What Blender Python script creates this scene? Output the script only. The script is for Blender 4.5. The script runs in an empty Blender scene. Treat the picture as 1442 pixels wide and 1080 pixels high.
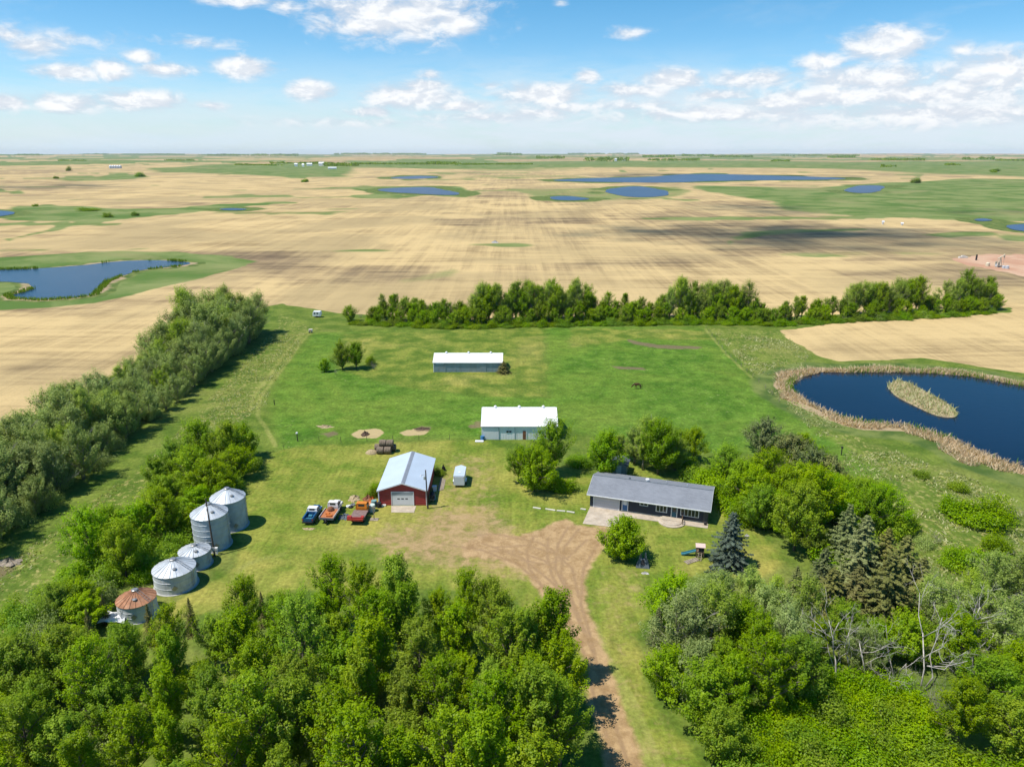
import bpy, bmesh, math, random
import numpy as np
from math import pi, sin, cos, radians as R, atan2, hypot

random.seed(7)
SC = bpy.context.scene
COL = SC.collection

# ------------------------------------------------------------------ survey: photo sight lines to ground metres
FPX, CAMH, CX, CY, HOR = 1040.0, 60.0, 721.0, 540.0, 215.0
PITCH = math.atan((CY - HOR) / FPX)
SP, CP = math.sin(PITCH), math.cos(PITCH)

def G(x, y, z=0.0):
    u, v = (x - CX) / FPX, (y - CY) / FPX
    t = (CAMH - z) / (SP + v * CP)
    return (u * t, (CP - v * SP) * t)

def GP(pts, z=0.0):
    return [G(x, y, z) for x, y in pts]

# ------------------------------------------------------------------ numpy noise and distance fields
def _h(ix, iy, s):
    n = (ix.astype(np.int64) * 374761393 + iy.astype(np.int64) * 668265263 + s * 1442695041) & 0x7fffffff
    n = ((n ^ (n >> 13)) * 1274126177) & 0x7fffffff
    return ((n ^ (n >> 16)) & 0xffff) / 65535.0

def vnoise(x, y, s=0):
    ix, iy = np.floor(x), np.floor(y)
    fx, fy = x - ix, y - iy
    fx, fy = fx * fx * (3 - 2 * fx), fy * fy * (3 - 2 * fy)
    a, b = _h(ix, iy, s), _h(ix + 1, iy, s)
    c, d = _h(ix, iy + 1, s), _h(ix + 1, iy + 1, s)
    return (a * (1 - fx) + b * fx) * (1 - fy) + (c * (1 - fx) + d * fx) * fy

def fbm(x, y, s=0, o=4):
    t, a, n = 0.0, 1.0, 0.0
    for k in range(o):
        t = t + a * vnoise(x * 2 ** k, y * 2 ** k, s + k * 17)
        n += a
        a *= 0.5
    return t / n

def sdf(P, poly):
    """signed distance, negative inside"""
    q = np.asarray(poly, float)
    d2 = np.full(len(P), 1e18)
    ins = np.zeros(len(P), bool)
    for i in range(len(q)):
        a, b = q[i], q[(i + 1) % len(q)]
        e = b - a
        w = P - a
        t = np.clip((w @ e) / max(e @ e, 1e-9), 0, 1)
        r = w - t[:, None] * e
        d2 = np.minimum(d2, (r * r).sum(1))
        c = ((a[1] <= P[:, 1]) != (b[1] <= P[:, 1]))
        den = (b[1] - a[1]) if abs(b[1] - a[1]) > 1e-9 else 1e-9
        ins ^= c & (P[:, 0] < a[0] + (P[:, 1] - a[1]) / den * (b[0] - a[0]))
    d = np.sqrt(d2)
    return np.where(ins, -d, d)

def ldist(P, line):
    q = np.asarray(line, float)
    d2 = np.full(len(P), 1e18)
    for i in range(len(q) - 1):
        a, b = q[i], q[i + 1]
        e = b - a
        w = P - a
        t = np.clip((w @ e) / max(e @ e, 1e-9), 0, 1)
        r = w - t[:, None] * e
        d2 = np.minimum(d2, (r * r).sum(1))
    return np.sqrt(d2)

def sstep(a, b, x):
    t = np.clip((x - a) / (b - a), 0, 1)
    return t * t * (3 - 2 * t)

# ------------------------------------------------------------------ scene objects
def tag(o, label=None, cat=None, group=None, kind=None):
    if label: o['label'] = label
    if cat: o['category'] = cat
    if group: o['group'] = group
    if kind: o['kind'] = kind
    return o

def link(name, data, parent=None):
    o = bpy.data.objects.new(name, data)
    COL.objects.link(o)
    if parent: o.parent = parent
    return o

def thing(name, label, cat, loc=(0, 0, 0), rz=0.0, group=None):
    o = link(name, None)
    o.empty_display_size = 0.3
    o.location = loc
    o.rotation_euler = (0, 0, rz)
    return tag(o, label, cat, group)

def copy_tree(o, parent=None):
    c = o.copy()
    COL.objects.link(c)
    if parent: c.parent = parent
    for ch in list(o.children):
        copy_tree(ch, c)
    return c

class MB:
    def __init__(s):
        s.v, s.f = [], []
    def add(s, vs, fs):
        k = len(s.v)
        s.v += [tuple(p) for p in vs]
        s.f += [tuple(i + k for i in f) for f in fs]
        return s
    def box(s, x0, x1, y0, y1, z0, z1):
        return s.add([(x0, y0, z0), (x1, y0, z0), (x1, y1, z0), (x0, y1, z0), (x0, y0, z1), (x1, y0, z1), (x1, y1, z1), (x0, y1, z1)],
                     [(3, 2, 1, 0), (4, 5, 6, 7), (0, 1, 5, 4), (1, 2, 6, 5), (2, 3, 7, 6), (3, 0, 4, 7)])
    def prism(s, poly, a0, a1, axis='y'):
        n = len(poly)
        mk = {'y': lambda u, w, a: (u, a, w), 'x': lambda u, w, a: (a, u, w), 'z': lambda u, w, a: (u, w, a)}[axis]
        vs = [mk(u, w, a0) for u, w in poly] + [mk(u, w, a1) for u, w in poly]
        fs = [tuple(range(n - 1, -1, -1)), tuple(range(n, 2 * n))] + [(i, (i + 1) % n, n + (i + 1) % n, n + i) for i in range(n)]
        return s.add(vs, fs)
    def slab(s, a, b, c, d, t):
        """a sloping plate: four corners and a thickness downward"""
        vs = [a, b, c, d] + [(p[0], p[1], p[2] - t) for p in (a, b, c, d)]
        return s.add(vs, [(0, 1, 2, 3), (7, 6, 5, 4), (0, 4, 5, 1), (1, 5, 6, 2), (2, 6, 7, 3), (3, 7, 4, 0)])
    def tube(s, pts, rad, n=6):
        pts = [np.array(p, float) for p in pts]
        if not hasattr(rad, '__len__'): rad = [rad] * len(pts)
        vs, fs = [], []
        for i, p in enumerate(pts):
            d = pts[min(i + 1, len(pts) - 1)] - pts[max(i - 1, 0)]
            d = d / (np.linalg.norm(d) + 1e-9)
            u = np.cross(d, (0, 0, 1.0)) if abs(d[2]) < 0.95 else np.cross(d, (1.0, 0, 0))
            u /= np.linalg.norm(u)
            w = np.cross(d, u)
            for k in range(n):
                a = 2 * pi * k / n
                vs.append(p + rad[i] * (cos(a) * u + sin(a) * w))
        m = len(pts)
        for i in range(m - 1):
            for k in range(n):
                fs.append((i * n + k, i * n + (k + 1) % n, (i + 1) * n + (k + 1) % n, (i + 1) * n + k))
        fs += [tuple(range(n - 1, -1, -1)), tuple(range((m - 1) * n, m * n))]
        return s.add(vs, fs)
    def lathe(s, prof, n=20, c=(0, 0, 0)):
        vs, fs = [], []
        for r, z in prof:
            for k in range(n):
                a = 2 * pi * k / n
                vs.append((c[0] + r * cos(a), c[1] + r * sin(a), c[2] + z))
        m = len(prof)
        for i in range(m - 1):
            for k in range(n):
                fs.append((i * n + k, i * n + (k + 1) % n, (i + 1) * n + (k + 1) % n, (i + 1) * n + k))
        fs += [tuple(range(n - 1, -1, -1)), tuple(range((m - 1) * n, m * n))]
        return s.add(vs, fs)
    def build(s, name, mat, parent=None, smooth=False, bevel=0.0):
        me = bpy.data.meshes.new(name)
        me.from_pydata(s.v, [], s.f)
        me.update()
        if smooth:
            me.polygons.foreach_set('use_smooth', [True] * len(me.polygons))
        me.materials.append(mat)
        o = link(name, me, parent)
        if bevel:
            b = o.modifiers.new('bevel', 'BEVEL')
            b.width = bevel; b.segments = 2; b.limit_method = 'ANGLE'
        return o

def np_mesh(name, V, F, mat, attrs=None):
    me = bpy.data.meshes.new(name)
    V = np.asarray(V, np.float32); F = np.asarray(F, np.int32)
    k = F.shape[1]
    me.vertices.add(len(V)); me.vertices.foreach_set('co', V.ravel())
    me.loops.add(F.size); me.loops.foreach_set('vertex_index', F.ravel())
    me.polygons.add(len(F)); me.polygons.foreach_set('loop_start', np.arange(0, F.size, k, dtype=np.int32))
    for nm, (typ, arr) in (attrs or {}).items():
        at = me.attributes.new(nm, typ, 'POINT')
        at.data.foreach_set('color' if typ == 'FLOAT_COLOR' else 'value', np.asarray(arr, np.float32).ravel())
    me.update(calc_edges=True)
    if mat: me.materials.append(mat)
    return me

# ------------------------------------------------------------------ materials
class NT:
    """small node-graph helper"""
    def __init__(s, tree):
        s.t = tree; s.n = tree.nodes; s.l = tree.links
    def node(s, typ, **kw):
        n = s.n.new(typ)
        for k, v in kw.items(): setattr(n, k, v)
        return n
    def put(s, sock, v):
        if isinstance(v, bpy.types.NodeSocket): s.l.new(v, sock)
        elif v is not None:
            if hasattr(sock.default_value, '__len__') and not hasattr(v, '__len__'): v = (v, v, v)
            if hasattr(sock.default_value, '__len__') and len(sock.default_value) == 4 and len(v) == 3: v = (*v, 1)
            sock.default_value = v
    def math(s, op, a, b=None, c=None, clamp=False):
        n = s.node('ShaderNodeMath', operation=op); n.use_clamp = clamp
        for i, x in enumerate((a, b, c)):
            if x is not None: s.put(n.inputs[i], x)
        return n.outputs[0]
    def vec(s, op, a, b=None):
        n = s.node('ShaderNodeVectorMath', operation=op)
        s.put(n.inputs[0], a)
        if b is not None: s.put(n.inputs[1], b)
        return n.outputs['Value'] if op in ('LENGTH', 'DOT_PRODUCT', 'DISTANCE') else n.outputs[0]
    def mix(s, f, a, b, blend='MIX'):
        n = s.node('ShaderNodeMix', data_type='RGBA', blend_type=blend)
        s.put(n.inputs[0], f); s.put(n.inputs[6], a); s.put(n.inputs[7], b)
        return n.outputs[2]
    def ramp(s, v, a, b, lo=0.0, hi=1.0, smooth=True):
        n = s.node('ShaderNodeMapRange'); n.interpolation_type = 'SMOOTHSTEP' if smooth else 'LINEAR'
        for i, x in enumerate((v, a, b, lo, hi)): s.put(n.inputs[i], x)
        return n.outputs[0]
    def noise(s, vec, scale=1.0, detail=4, rough=0.55, dist=0.0, out=0):
        n = s.node('ShaderNodeTexNoise')
        if vec is not None: s.put(n.inputs['Vector'], vec)
        s.put(n.inputs['Scale'], scale); s.put(n.inputs['Detail'], detail)
        s.put(n.inputs['Roughness'], rough); s.put(n.inputs['Distortion'], dist)
        return n.outputs[out]
    def scale(s, vec, v3):
        return s.vec('MULTIPLY', vec, v3)
    def attr(s, name):
        n = s.node('ShaderNodeAttribute'); n.attribute_name = name
        return n

def new_mat(name):
    m = bpy.data.materials.new(name); m.use_nodes = True
    t = NT(m.node_tree)
    b = m.node_tree.nodes['Principled BSDF']
    return m, t, b

def pm(name, col, rough=0.75, metal=0.0, var=0.18, scale=1.5, bump=0.0, wave=None, dirt=None, rust=0.0, spec=0.35):
    """painted / metal / timber surface: mottled colour, optional ribs (axis, wavelength) and weather stains"""
    m, t, b = new_mat(name)
    oc = t.node('ShaderNodeTexCoord').outputs['Object']
    n1 = t.noise(oc, scale, 5, 0.6)
    c = t.mix(t.ramp(n1, 0.3, 0.75), tuple(x * (1 - var) for x in col), tuple(min(1, x * (1 + var * 0.6)) for x in col))
    if dirt:
        n2 = t.noise(t.scale(oc, (1.0, 1.0, 0.35)), 1.1, 6, 0.65)
        c = t.mix(t.ramp(n2, 0.48, 0.72, 0, 0.55), c, dirt)
    if rust:
        n3 = t.noise(oc, 1.3, 8, 0.7)
        c = t.mix(t.ramp(n3, 1 - rust - 0.12, 1 - rust + 0.08), c, (0.22, 0.085, 0.035))
    t.put(b.inputs['Base Color'], c)
    t.put(b.inputs['Roughness'], rough); t.put(b.inputs['Metallic'], metal)
    b.inputs['Specular IOR Level'].default_value = spec
    h = None
    if wave:
        ax, wl = wave
        w = t.node('ShaderNodeTexWave', wave_type='BANDS', bands_direction=ax, wave_profile='SIN')
        t.put(w.inputs['Vector'], oc); t.put(w.inputs['Scale'], 2 * pi / (20 * wl) * 1.0)
        h = w.outputs['Fac']
    if bump and h is None: h = t.noise(oc, scale * 6, 3)
    if h is not None:
        bp = t.node('ShaderNodeBump'); bp.inputs['Strength'].default_value = bump or 0.5
        bp.inputs['Distance'].default_value = 0.04
        t.put(bp.inputs['Height'], h); t.put(b.inputs['Normal'], bp.outputs[0])
    return m

def foliage(name, ca, cb, hue=0.02, val=0.25, trans=0.42):
    """leaves: two greens mixed leaf by leaf (attribute tone), each tree a little different"""
    m = bpy.data.materials.new(name); m.use_nodes = True
    t = NT(m.node_tree)
    t.n.remove(t.n['Principled BSDF'])
    a = t.attr('tone').outputs['Fac']
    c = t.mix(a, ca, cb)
    oi = t.node('ShaderNodeObjectInfo').outputs['Random']
    hs = t.node('ShaderNodeHueSaturation')
    t.put(hs.inputs['Hue'], t.ramp(oi, 0, 1, 0.5 - hue * 1.7, 0.5 + hue * 0.35, False))
    t.put(hs.inputs['Value'], t.ramp(t.math('FRACT', t.math('MULTIPLY', oi, 7.31)), 0, 1, 1 - val, 1 + val, False))
    t.put(hs.inputs['Saturation'], t.ramp(t.math('FRACT', t.math('MULTIPLY', oi, 3.77)), 0, 1, 0.95, 1.10, False))
    t.put(hs.inputs['Color'], c)
    c = hs.outputs[0]
    d = t.node('ShaderNodeBsdfDiffuse'); t.put(d.inputs['Color'], c)
    tr = t.node('ShaderNodeBsdfTranslucent'); t.put(tr.inputs['Color'], t.mix(1.0, c, (1.15, 1.1, 0.55), 'MULTIPLY'))
    gl = t.node('ShaderNodeBsdfGlossy'); t.put(gl.inputs['Roughness'], 0.45); t.put(gl.inputs['Color'], (0.5, 0.5, 0.5))
    m1 = t.node('ShaderNodeMixShader'); m1.inputs[0].default_value = trans
    t.l.new(d.outputs[0], m1.inputs[1]); t.l.new(tr.outputs[0], m1.inputs[2])
    m2 = t.node('ShaderNodeMixShader'); m2.inputs[0].default_value = 0.015
    t.l.new(m1.outputs[0], m2.inputs[1]); t.l.new(gl.outputs[0], m2.inputs[2])
    t.l.new(m2.outputs[0], t.n['Material Output'].inputs['Surface'])
    return m

M = {}
M['white_metal'] = pm('white_metal', (0.78, 0.79, 0.80), 0.45, 0.0, 0.05, 0.4)
M['roof_white'] = pm('roof_white', (0.80, 0.81, 0.82), 0.4, 0.0, 0.08, 0.3, bump=0.6, wave=('X', 0.6), dirt=(0.62, 0.61, 0.58))
M['wall_white'] = pm('wall_white', (0.86, 0.87, 0.87), 0.5, 0.0, 0.06, 0.5, bump=0.25, wave=('X', 0.6), dirt=(0.62, 0.60, 0.55))
M['wall_grey'] = pm('wall_grey', (0.26, 0.33, 0.37), 0.5, 0.1, 0.15, 0.5, bump=0.5, wave=('X', 0.3), dirt=(0.2, 0.2, 0.18))
M['roof_blue'] = pm('roof_blue', (0.50, 0.58, 0.66), 0.42, 0.1, 0.06, 0.3, bump=0.3, wave=('Y', 0.3))
M['roof_dim'] = pm('roof_dim', (0.26, 0.28, 0.31), 0.5, 0.1, 0.1, 0.5)
M['red_wall'] = pm('red_wall', (0.36, 0.045, 0.045), 0.55, 0.0, 0.15, 0.8, bump=0.6, wave=('Z', 0.35), dirt=(0.25, 0.06, 0.05))
M['white_paint'] = pm('white_paint', (0.74, 0.75, 0.74), 0.5, 0, 0.06, 1)
M['cream'] = pm('cream', (0.66, 0.62, 0.54), 0.6, 0, 0.12, 1)
M['door_grey'] = pm('door_grey', (0.62, 0.66, 0.69), 0.5, 0, 0.06, 1)
M['header_grey'] = pm('header_grey', (0.30, 0.34, 0.37), 0.5, 0, 0.08, 1)
M['glass'] = pm('glass', (0.025, 0.032, 0.038), 0.06, 0, 0.1, 2, spec=0.6)
M['dark'] = pm('dark', (0.02, 0.02, 0.022), 0.7, 0, 0.3, 4)
M['tyre'] = pm('tyre', (0.018, 0.018, 0.018), 0.85, 0, 0.3, 5)
M['rim'] = pm('rim', (0.35, 0.35, 0.34), 0.4, 0.6, 0.2, 5)
M['navy'] = pm('navy', (0.022, 0.034, 0.055), 0.6, 0, 0.12, 1, bump=0.5, wave=('Z', 0.16))
M['stone'] = pm('stone', (0.10, 0.095, 0.09), 0.85, 0, 0.5, 6, bump=0.6)
M['blue_door'] = pm('blue_door', (0.03, 0.13, 0.30), 0.45, 0, 0.08, 1)
M['teal_door'] = pm('teal_door', (0.02, 0.12, 0.17), 0.45, 0, 0.08, 1)
M['garage_door'] = pm('garage_door', (0.52, 0.52, 0.53), 0.5, 0, 0.05, 1, bump=0.4, wave=('Z', 0.55))
M['concrete'] = pm('concrete', (0.47, 0.40, 0.31), 0.9, 0, 0.2, 0.7, bump=0.2, dirt=(0.32, 0.23, 0.14))
M['foundation'] = pm('foundation', (0.42, 0.42, 0.40), 0.9, 0, 0.15, 1)
M['wood'] = pm('wood', (0.16, 0.11, 0.07), 0.85, 0, 0.35, 3, bump=0.3)
M['old_wood'] = pm('old_wood', (0.30, 0.25, 0.19), 0.9, 0, 0.35, 2.5, bump=0.3)
M['pole_wood'] = pm('pole_wood', (0.085, 0.065, 0.05), 0.9, 0, 0.3, 3)
M['galv'] = pm('galv', (0.46, 0.52, 0.56), 0.5, 0.15, 0.16, 0.7, bump=0.5, wave=('Z', 0.12), dirt=(0.24, 0.26, 0.27))
M['galv_roof'] = pm('galv_roof', (0.56, 0.60, 0.63), 0.42, 0.2, 0.12, 0.8, dirt=(0.36, 0.37, 0.37))
M['galv_pale'] = pm('galv_pale', (0.58, 0.61, 0.63), 0.5, 0.12, 0.16, 0.7, bump=0.5, wave=('Z', 0.12), dirt=(0.30, 0.32, 0.33))
M['rust_roof'] = pm('rust_roof', (0.40, 0.19, 0.10), 0.8, 0, 0.35, 1.2, dirt=(0.46, 0.30, 0.20))
M['rust'] = pm('rust', (0.24, 0.10, 0.05), 0.9, 0, 0.4, 3, bump=0.3)
M['bale'] = pm('bale', (0.21, 0.165, 0.12), 1.0, 0, 0.45, 5, bump=0.8)
M['straw'] = pm('straw', (0.42, 0.33, 0.19), 1.0, 0, 0.4, 5, bump=0.8)
M['truck_blue'] = pm('truck_blue', (0.012, 0.085, 0.20), 0.35, 0, 0.2, 2, rust=0.28)
M['truck_white'] = pm('truck_white', (0.66, 0.64, 0.62), 0.4, 0, 0.1, 2, rust=0.25)
M['truck_orange'] = pm('truck_orange', (0.58, 0.19, 0.015), 0.45, 0, 0.15, 2, rust=0.27)
M['bed_orange'] = pm('bed_orange', (0.44, 0.16, 0.06), 0.8, 0, 0.3, 2.5, rust=0.4)
M['bed_grey'] = pm('bed_grey', (0.21, 0.14, 0.125), 0.8, 0, 0.25, 2)
M['red_paint'] = pm('red_paint', (0.38, 0.04, 0.03), 0.55, 0, 0.2, 2, rust=0.3)
M['orange_junk'] = pm('orange_junk', (0.55, 0.16, 0.03), 0.8, 0, 0.25, 3)
M['teal'] = pm('teal', (0.16, 0.30, 0.29), 0.6, 0, 0.2, 3)
M['pale_green'] = pm('pale_green', (0.50, 0.58, 0.52), 0.6, 0, 0.15, 3)
M['barrel_blue'] = pm('barrel_blue', (0.03, 0.16, 0.36), 0.5, 0, 0.15, 2)
M['slide_blue'] = pm('slide_blue', (0.05, 0.20, 0.26), 0.35, 0, 0.1, 2)
M['slate'] = pm('slate', (0.10, 0.125, 0.145), 0.7, 0, 0.3, 3, bump=0.3)
M['pink_roof'] = pm('pink_roof', (0.62, 0.47, 0.42), 0.7, 0, 0.1, 2)
M['tan_paint'] = pm('tan_paint', (0.62, 0.55, 0.40), 0.6, 0, 0.12, 1)
M['bark'] = pm('bark', (0.19, 0.16, 0.125), 0.95, 0, 0.35, 4, bump=0.4)
M['bark_pale'] = pm('bark_pale', (0.30, 0.27, 0.225), 0.95, 0, 0.3, 4, bump=0.3)
M['bark_dead'] = pm('bark_dead', (0.52, 0.475, 0.42), 0.95, 0, 0.35, 3, bump=0.3)
M['twig_grey'] = pm('twig_grey', (0.26, 0.235, 0.205), 0.95, 0, 0.3, 3)
M['horse'] = pm('horse', (0.085, 0.032, 0.013), 0.6, 0, 0.2, 3)
M['horse_dark'] = pm('horse_dark', (0.02, 0.012, 0.008), 0.7, 0, 0.2, 3)
M['rock'] = pm('rock', (0.42, 0.41, 0.39), 0.95, 0, 0.3, 2, bump=0.5)
M['soil_heap'] = pm('soil_heap', (0.10, 0.065, 0.045), 1.0, 0, 0.4, 3, bump=0.8)

# house shingles
def shingles():
    m, t, b = new_mat('shingles')
    oc = t.node('ShaderNodeTexCoord').outputs['Object']
    br = t.node('ShaderNodeTexBrick')
    t.put(br.inputs['Vector'], oc); t.put(br.inputs['Scale'], 1.0)
    br.inputs['Brick Width'].default_value = 0.55; br.inputs['Row Height'].default_value = 0.28
    br.inputs['Mortar Size'].default_value = 0.02
    t.put(br.inputs['Color1'], (0.135, 0.148, 0.168)); t.put(br.inputs['Color2'], (0.225, 0.24, 0.265)); t.put(br.inputs['Mortar'], (0.12, 0.13, 0.15))
    n = t.noise(oc, 0.35, 5, 0.6)
    c = t.mix(0.55, br.outputs['Color'], (0.18, 0.195, 0.22))
    c = t.mix(t.ramp(n, 0.3, 0.7, 0, 0.35), c, (0.26, 0.28, 0.31))
    t.put(b.inputs['Base Color'], c); t.put(b.inputs['Roughness'], 0.9)
    return m
M['shingles'] = shingles()

# leaves of each kind
L = {}
L['cotton'] = foliage('leaf_cottonwood', (0.117, 0.243, 0.006), (0.295, 0.436, 0.009), 0.012, 0.16)
L['lime'] = foliage('leaf_box_elder', (0.146, 0.297, 0.004), (0.301, 0.468, 0.009), 0.012, 0.14)
L['ash'] = foliage('leaf_ash', (0.125, 0.251, 0.010), (0.262, 0.395, 0.014), 0.012, 0.16)
L['poplar'] = foliage('leaf_poplar', (0.181, 0.284, 0.037), (0.413, 0.529, 0.084), 0.003, 0.18)
L['olive'] = foliage('leaf_olive', (0.172, 0.250, 0.062), (0.413, 0.509, 0.157), 0.003, 0.15)
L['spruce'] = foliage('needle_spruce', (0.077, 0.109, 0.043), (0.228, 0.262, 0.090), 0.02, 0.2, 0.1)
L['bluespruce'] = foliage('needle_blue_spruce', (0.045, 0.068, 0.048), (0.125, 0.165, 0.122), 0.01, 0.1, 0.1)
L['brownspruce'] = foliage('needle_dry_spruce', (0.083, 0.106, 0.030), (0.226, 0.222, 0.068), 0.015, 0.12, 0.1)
L['shrub'] = foliage('leaf_shrub', (0.106, 0.230, 0.010), (0.247, 0.394, 0.015), 0.015, 0.18)
L['reed'] = foliage('reed_blades', (0.470, 0.355, 0.215), (0.750, 0.636, 0.435), 0.005, 0.08, 0.4)
L['reedg'] = foliage('reed_green', (0.260, 0.273, 0.091), (0.600, 0.598, 0.351), 0.005, 0.08, 0.3)
L['grass'] = foliage('meadow_blades', (0.220, 0.290, 0.060), (0.660, 0.640, 0.340), 0.005, 0.08, 0.45)
USE_HAZE = True
# ------------------------------------------------------------------ the lie of the land (polygons traced on the ground)
near_pond = GP([(1110, 541), (1121, 532), (1151, 523.5), (1196, 524), (1263, 523.5), (1319, 525.5), (1369, 530), (1442, 543.6), (1520, 558), (1640, 600),
                (1660, 660), (1560, 690), (1442, 661), (1383, 641), (1327, 616), (1277, 602), (1207, 595), (1174, 585.5), (1146, 574), (1124, 560), (1112, 550)])
island = GP([(1249, 544), (1263, 535), (1283, 541), (1308, 555), (1335, 569), (1349, 582), (1346, 590), (1319, 587), (1285, 571), (1269, 563), (1258, 556)])
left_pond = GP([(0, 380), (66, 378), (126, 373), (166, 368), (233, 366.5), (273, 370.5), (253, 375), (200, 380), (180, 386), (150, 396), (143, 403), (130, 416), (100, 420),
                (60, 422.5), (20, 420.5), (13, 416), (32, 412), (49, 406), (40, 399), (0, 396.5), (-60, 396), (-130, 392), (-120, 380)])
def pondpx(pts): return GP(pts)
P_A = pondpx([(526, 267.5), (560, 264.5), (608, 263.5), (623, 268), (650, 271.5), (643, 276), (590, 273.5), (545, 271)])
P_B = pondpx([(845, 268), (876, 264), (900, 262.5), (926, 266.5), (946, 271.5), (940, 277), (896, 279), (866, 275)])
P_C = pondpx([(770, 278), (800, 276), (836, 280), (813, 283), (782, 282)])
P_D = pondpx([(773, 254), (830, 251), (913, 250), (953, 246), (1000, 245), (1080, 247.5), (1190, 250.5), (1190, 253.5), (1080, 254), (1000, 255.5), (940, 258), (860, 257), (800, 256)])
P_E = pondpx([(1184, 268), (1210, 261), (1250, 262), (1237, 272), (1200, 272.5)])
P_F = pondpx([(1409, 318), (1442, 315.5), (1500, 317), (1500, 330), (1442, 326), (1420, 323)])
P_G = pondpx([(-60, 297), (0, 296.5), (20, 300), (0, 306), (-60, 308)])
P_H = pondpx([(300, 295), (330, 293.2), (352, 295), (330, 297)])
P_I = pondpx([(540, 251), (590, 247.5), (625, 250), (580, 253)])
P_J = pondpx([(1366, 309.5), (1384, 307.5), (1400, 310), (1384, 313)])
PONDS = [P_A, P_B, P_C, P_D, P_E, P_F, P_G, P_H, P_I, P_J]
ALLP = [near_pond, left_pond] + PONDS

farm_green = GP([(392, 428), (470, 440), (640, 451), (830, 446), (1000, 446), (1100, 447), (1420, 432), (1424, 440), (1300, 449), (1180, 455), (1095, 466), (1120, 480), (1146, 499), (1180, 508), (1300, 503), (1442, 517), (1700, 540)]) \
    + [(300, 120), (140, 20), (-140, 20), (-112, 95), (-111, 150), (-113, 200), (-112, 262)]
pasture = GP([(440, 468), (640, 466), (830, 459), (994, 462), (1060, 530), (1100, 566), (1180, 625), (1260, 680), (1050, 640), (880, 630), (790, 600), (680, 616), (480, 622), (400, 634), (385, 600), (380, 570), (400, 520)])
mown_band = GP([(478, 470), (768, 462), (776, 560), (690, 560), (560, 545), (470, 520)])
mown_band2 = GP([(800, 462), (993, 464), (1010, 480), (900, 478), (800, 490)])
lawn = GP([(330, 700), (372, 640), (420, 630), (500, 625), (600, 622), (690, 620), (740, 650), (820, 660), (905, 650), (985, 665), (1010, 700), (1060, 735), (1105, 790), (1075, 815), (985, 805), (925, 835), (900, 900), (905, 960), (940, 1020), (1010, 1090), (850, 1100), (838, 990),
           (780, 880), (700, 830), (560, 830), (420, 830), (330, 850), (300, 860), (240, 880), (200, 900), (170, 960), (130, 950), (200, 880), (330, 800), (345, 740)])
drive = GP([(850, 1130), (848, 1050), (828, 988), (826, 936), (806, 898), (776, 852), (752, 825), (733, 802), (700, 788), (655, 784), (650, 766), (690, 750), (730, 754), (762, 745), (797, 730), (812, 741), (825, 742), (868, 742), (852, 768), (834, 792), (826, 820), (828, 856), (853, 919), (875, 988), (908, 1078), (926, 1130)])
worn = GP([(600, 716), (690, 708), (712, 735), (735, 752), (760, 800), (735, 815), (650, 800), (570, 792), (515, 765), (540, 745), (590, 735)])
dry_strip = GP([(850, 800), (900, 790), (925, 830), (900, 890), (905, 960), (950, 1040), (1000, 1100), (920, 1110), (880, 1000), (855, 920), (835, 850)])
worn2 = GP([(640, 640), (690, 640), (700, 700), (650, 712), (590, 720), (600, 690)])
ruts = [GP(q) for q in ([(866, 1075), (838, 985), (822, 920), (800, 870), (770, 830), (730, 795), (680, 775), (620, 765)], [(884, 1075), (854, 985), (836, 920), (812, 866), (780, 822), (735, 785), (680, 765)],
        [(828, 900), (808, 850), (790, 810), (795, 770), (815, 745)], [(818, 880), (800, 835), (782, 800), (786, 765), (800, 742)], [(838, 920), (818, 850), (822, 800), (842, 765), (852, 745)], [(800, 850), (778, 812), (770, 780), (772, 757)],
        [(770, 835), (745, 800), (742, 775), (752, 755)], [(700, 770), (740, 768), (780, 778), (806, 800), (815, 840)], [(690, 776), (730, 776), (768, 790), (795, 815), (806, 850)], [(640, 755), (700, 752), (760, 764), (800, 788)], [(826, 760), (800, 785), (770, 795), (730, 788)])]
meadow_r = GP([(1000, 462), (1098, 466), (1140, 500), (1110, 560), (1230, 625), (1360, 670), (1500, 740), (1500, 900), (1330, 900), (1290, 780), (1250, 720), (1180, 640), (1080, 550)])
meadow_l = GP([(395, 440), (440, 460), (392, 530), (375, 570), (330, 600), (250, 690), (180, 760), (100, 860), (0, 940), (-60, 900), (0, 800), (110, 720), (220, 640), (310, 545), (380, 470)])
stub_r = GP([(1095, 466), (1180, 455), (1300, 449), (1442, 445), (1700, 440), (1700, 560), (1442, 525), (1300, 505), (1180, 508), (1150, 500), (1118, 482)])
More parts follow.
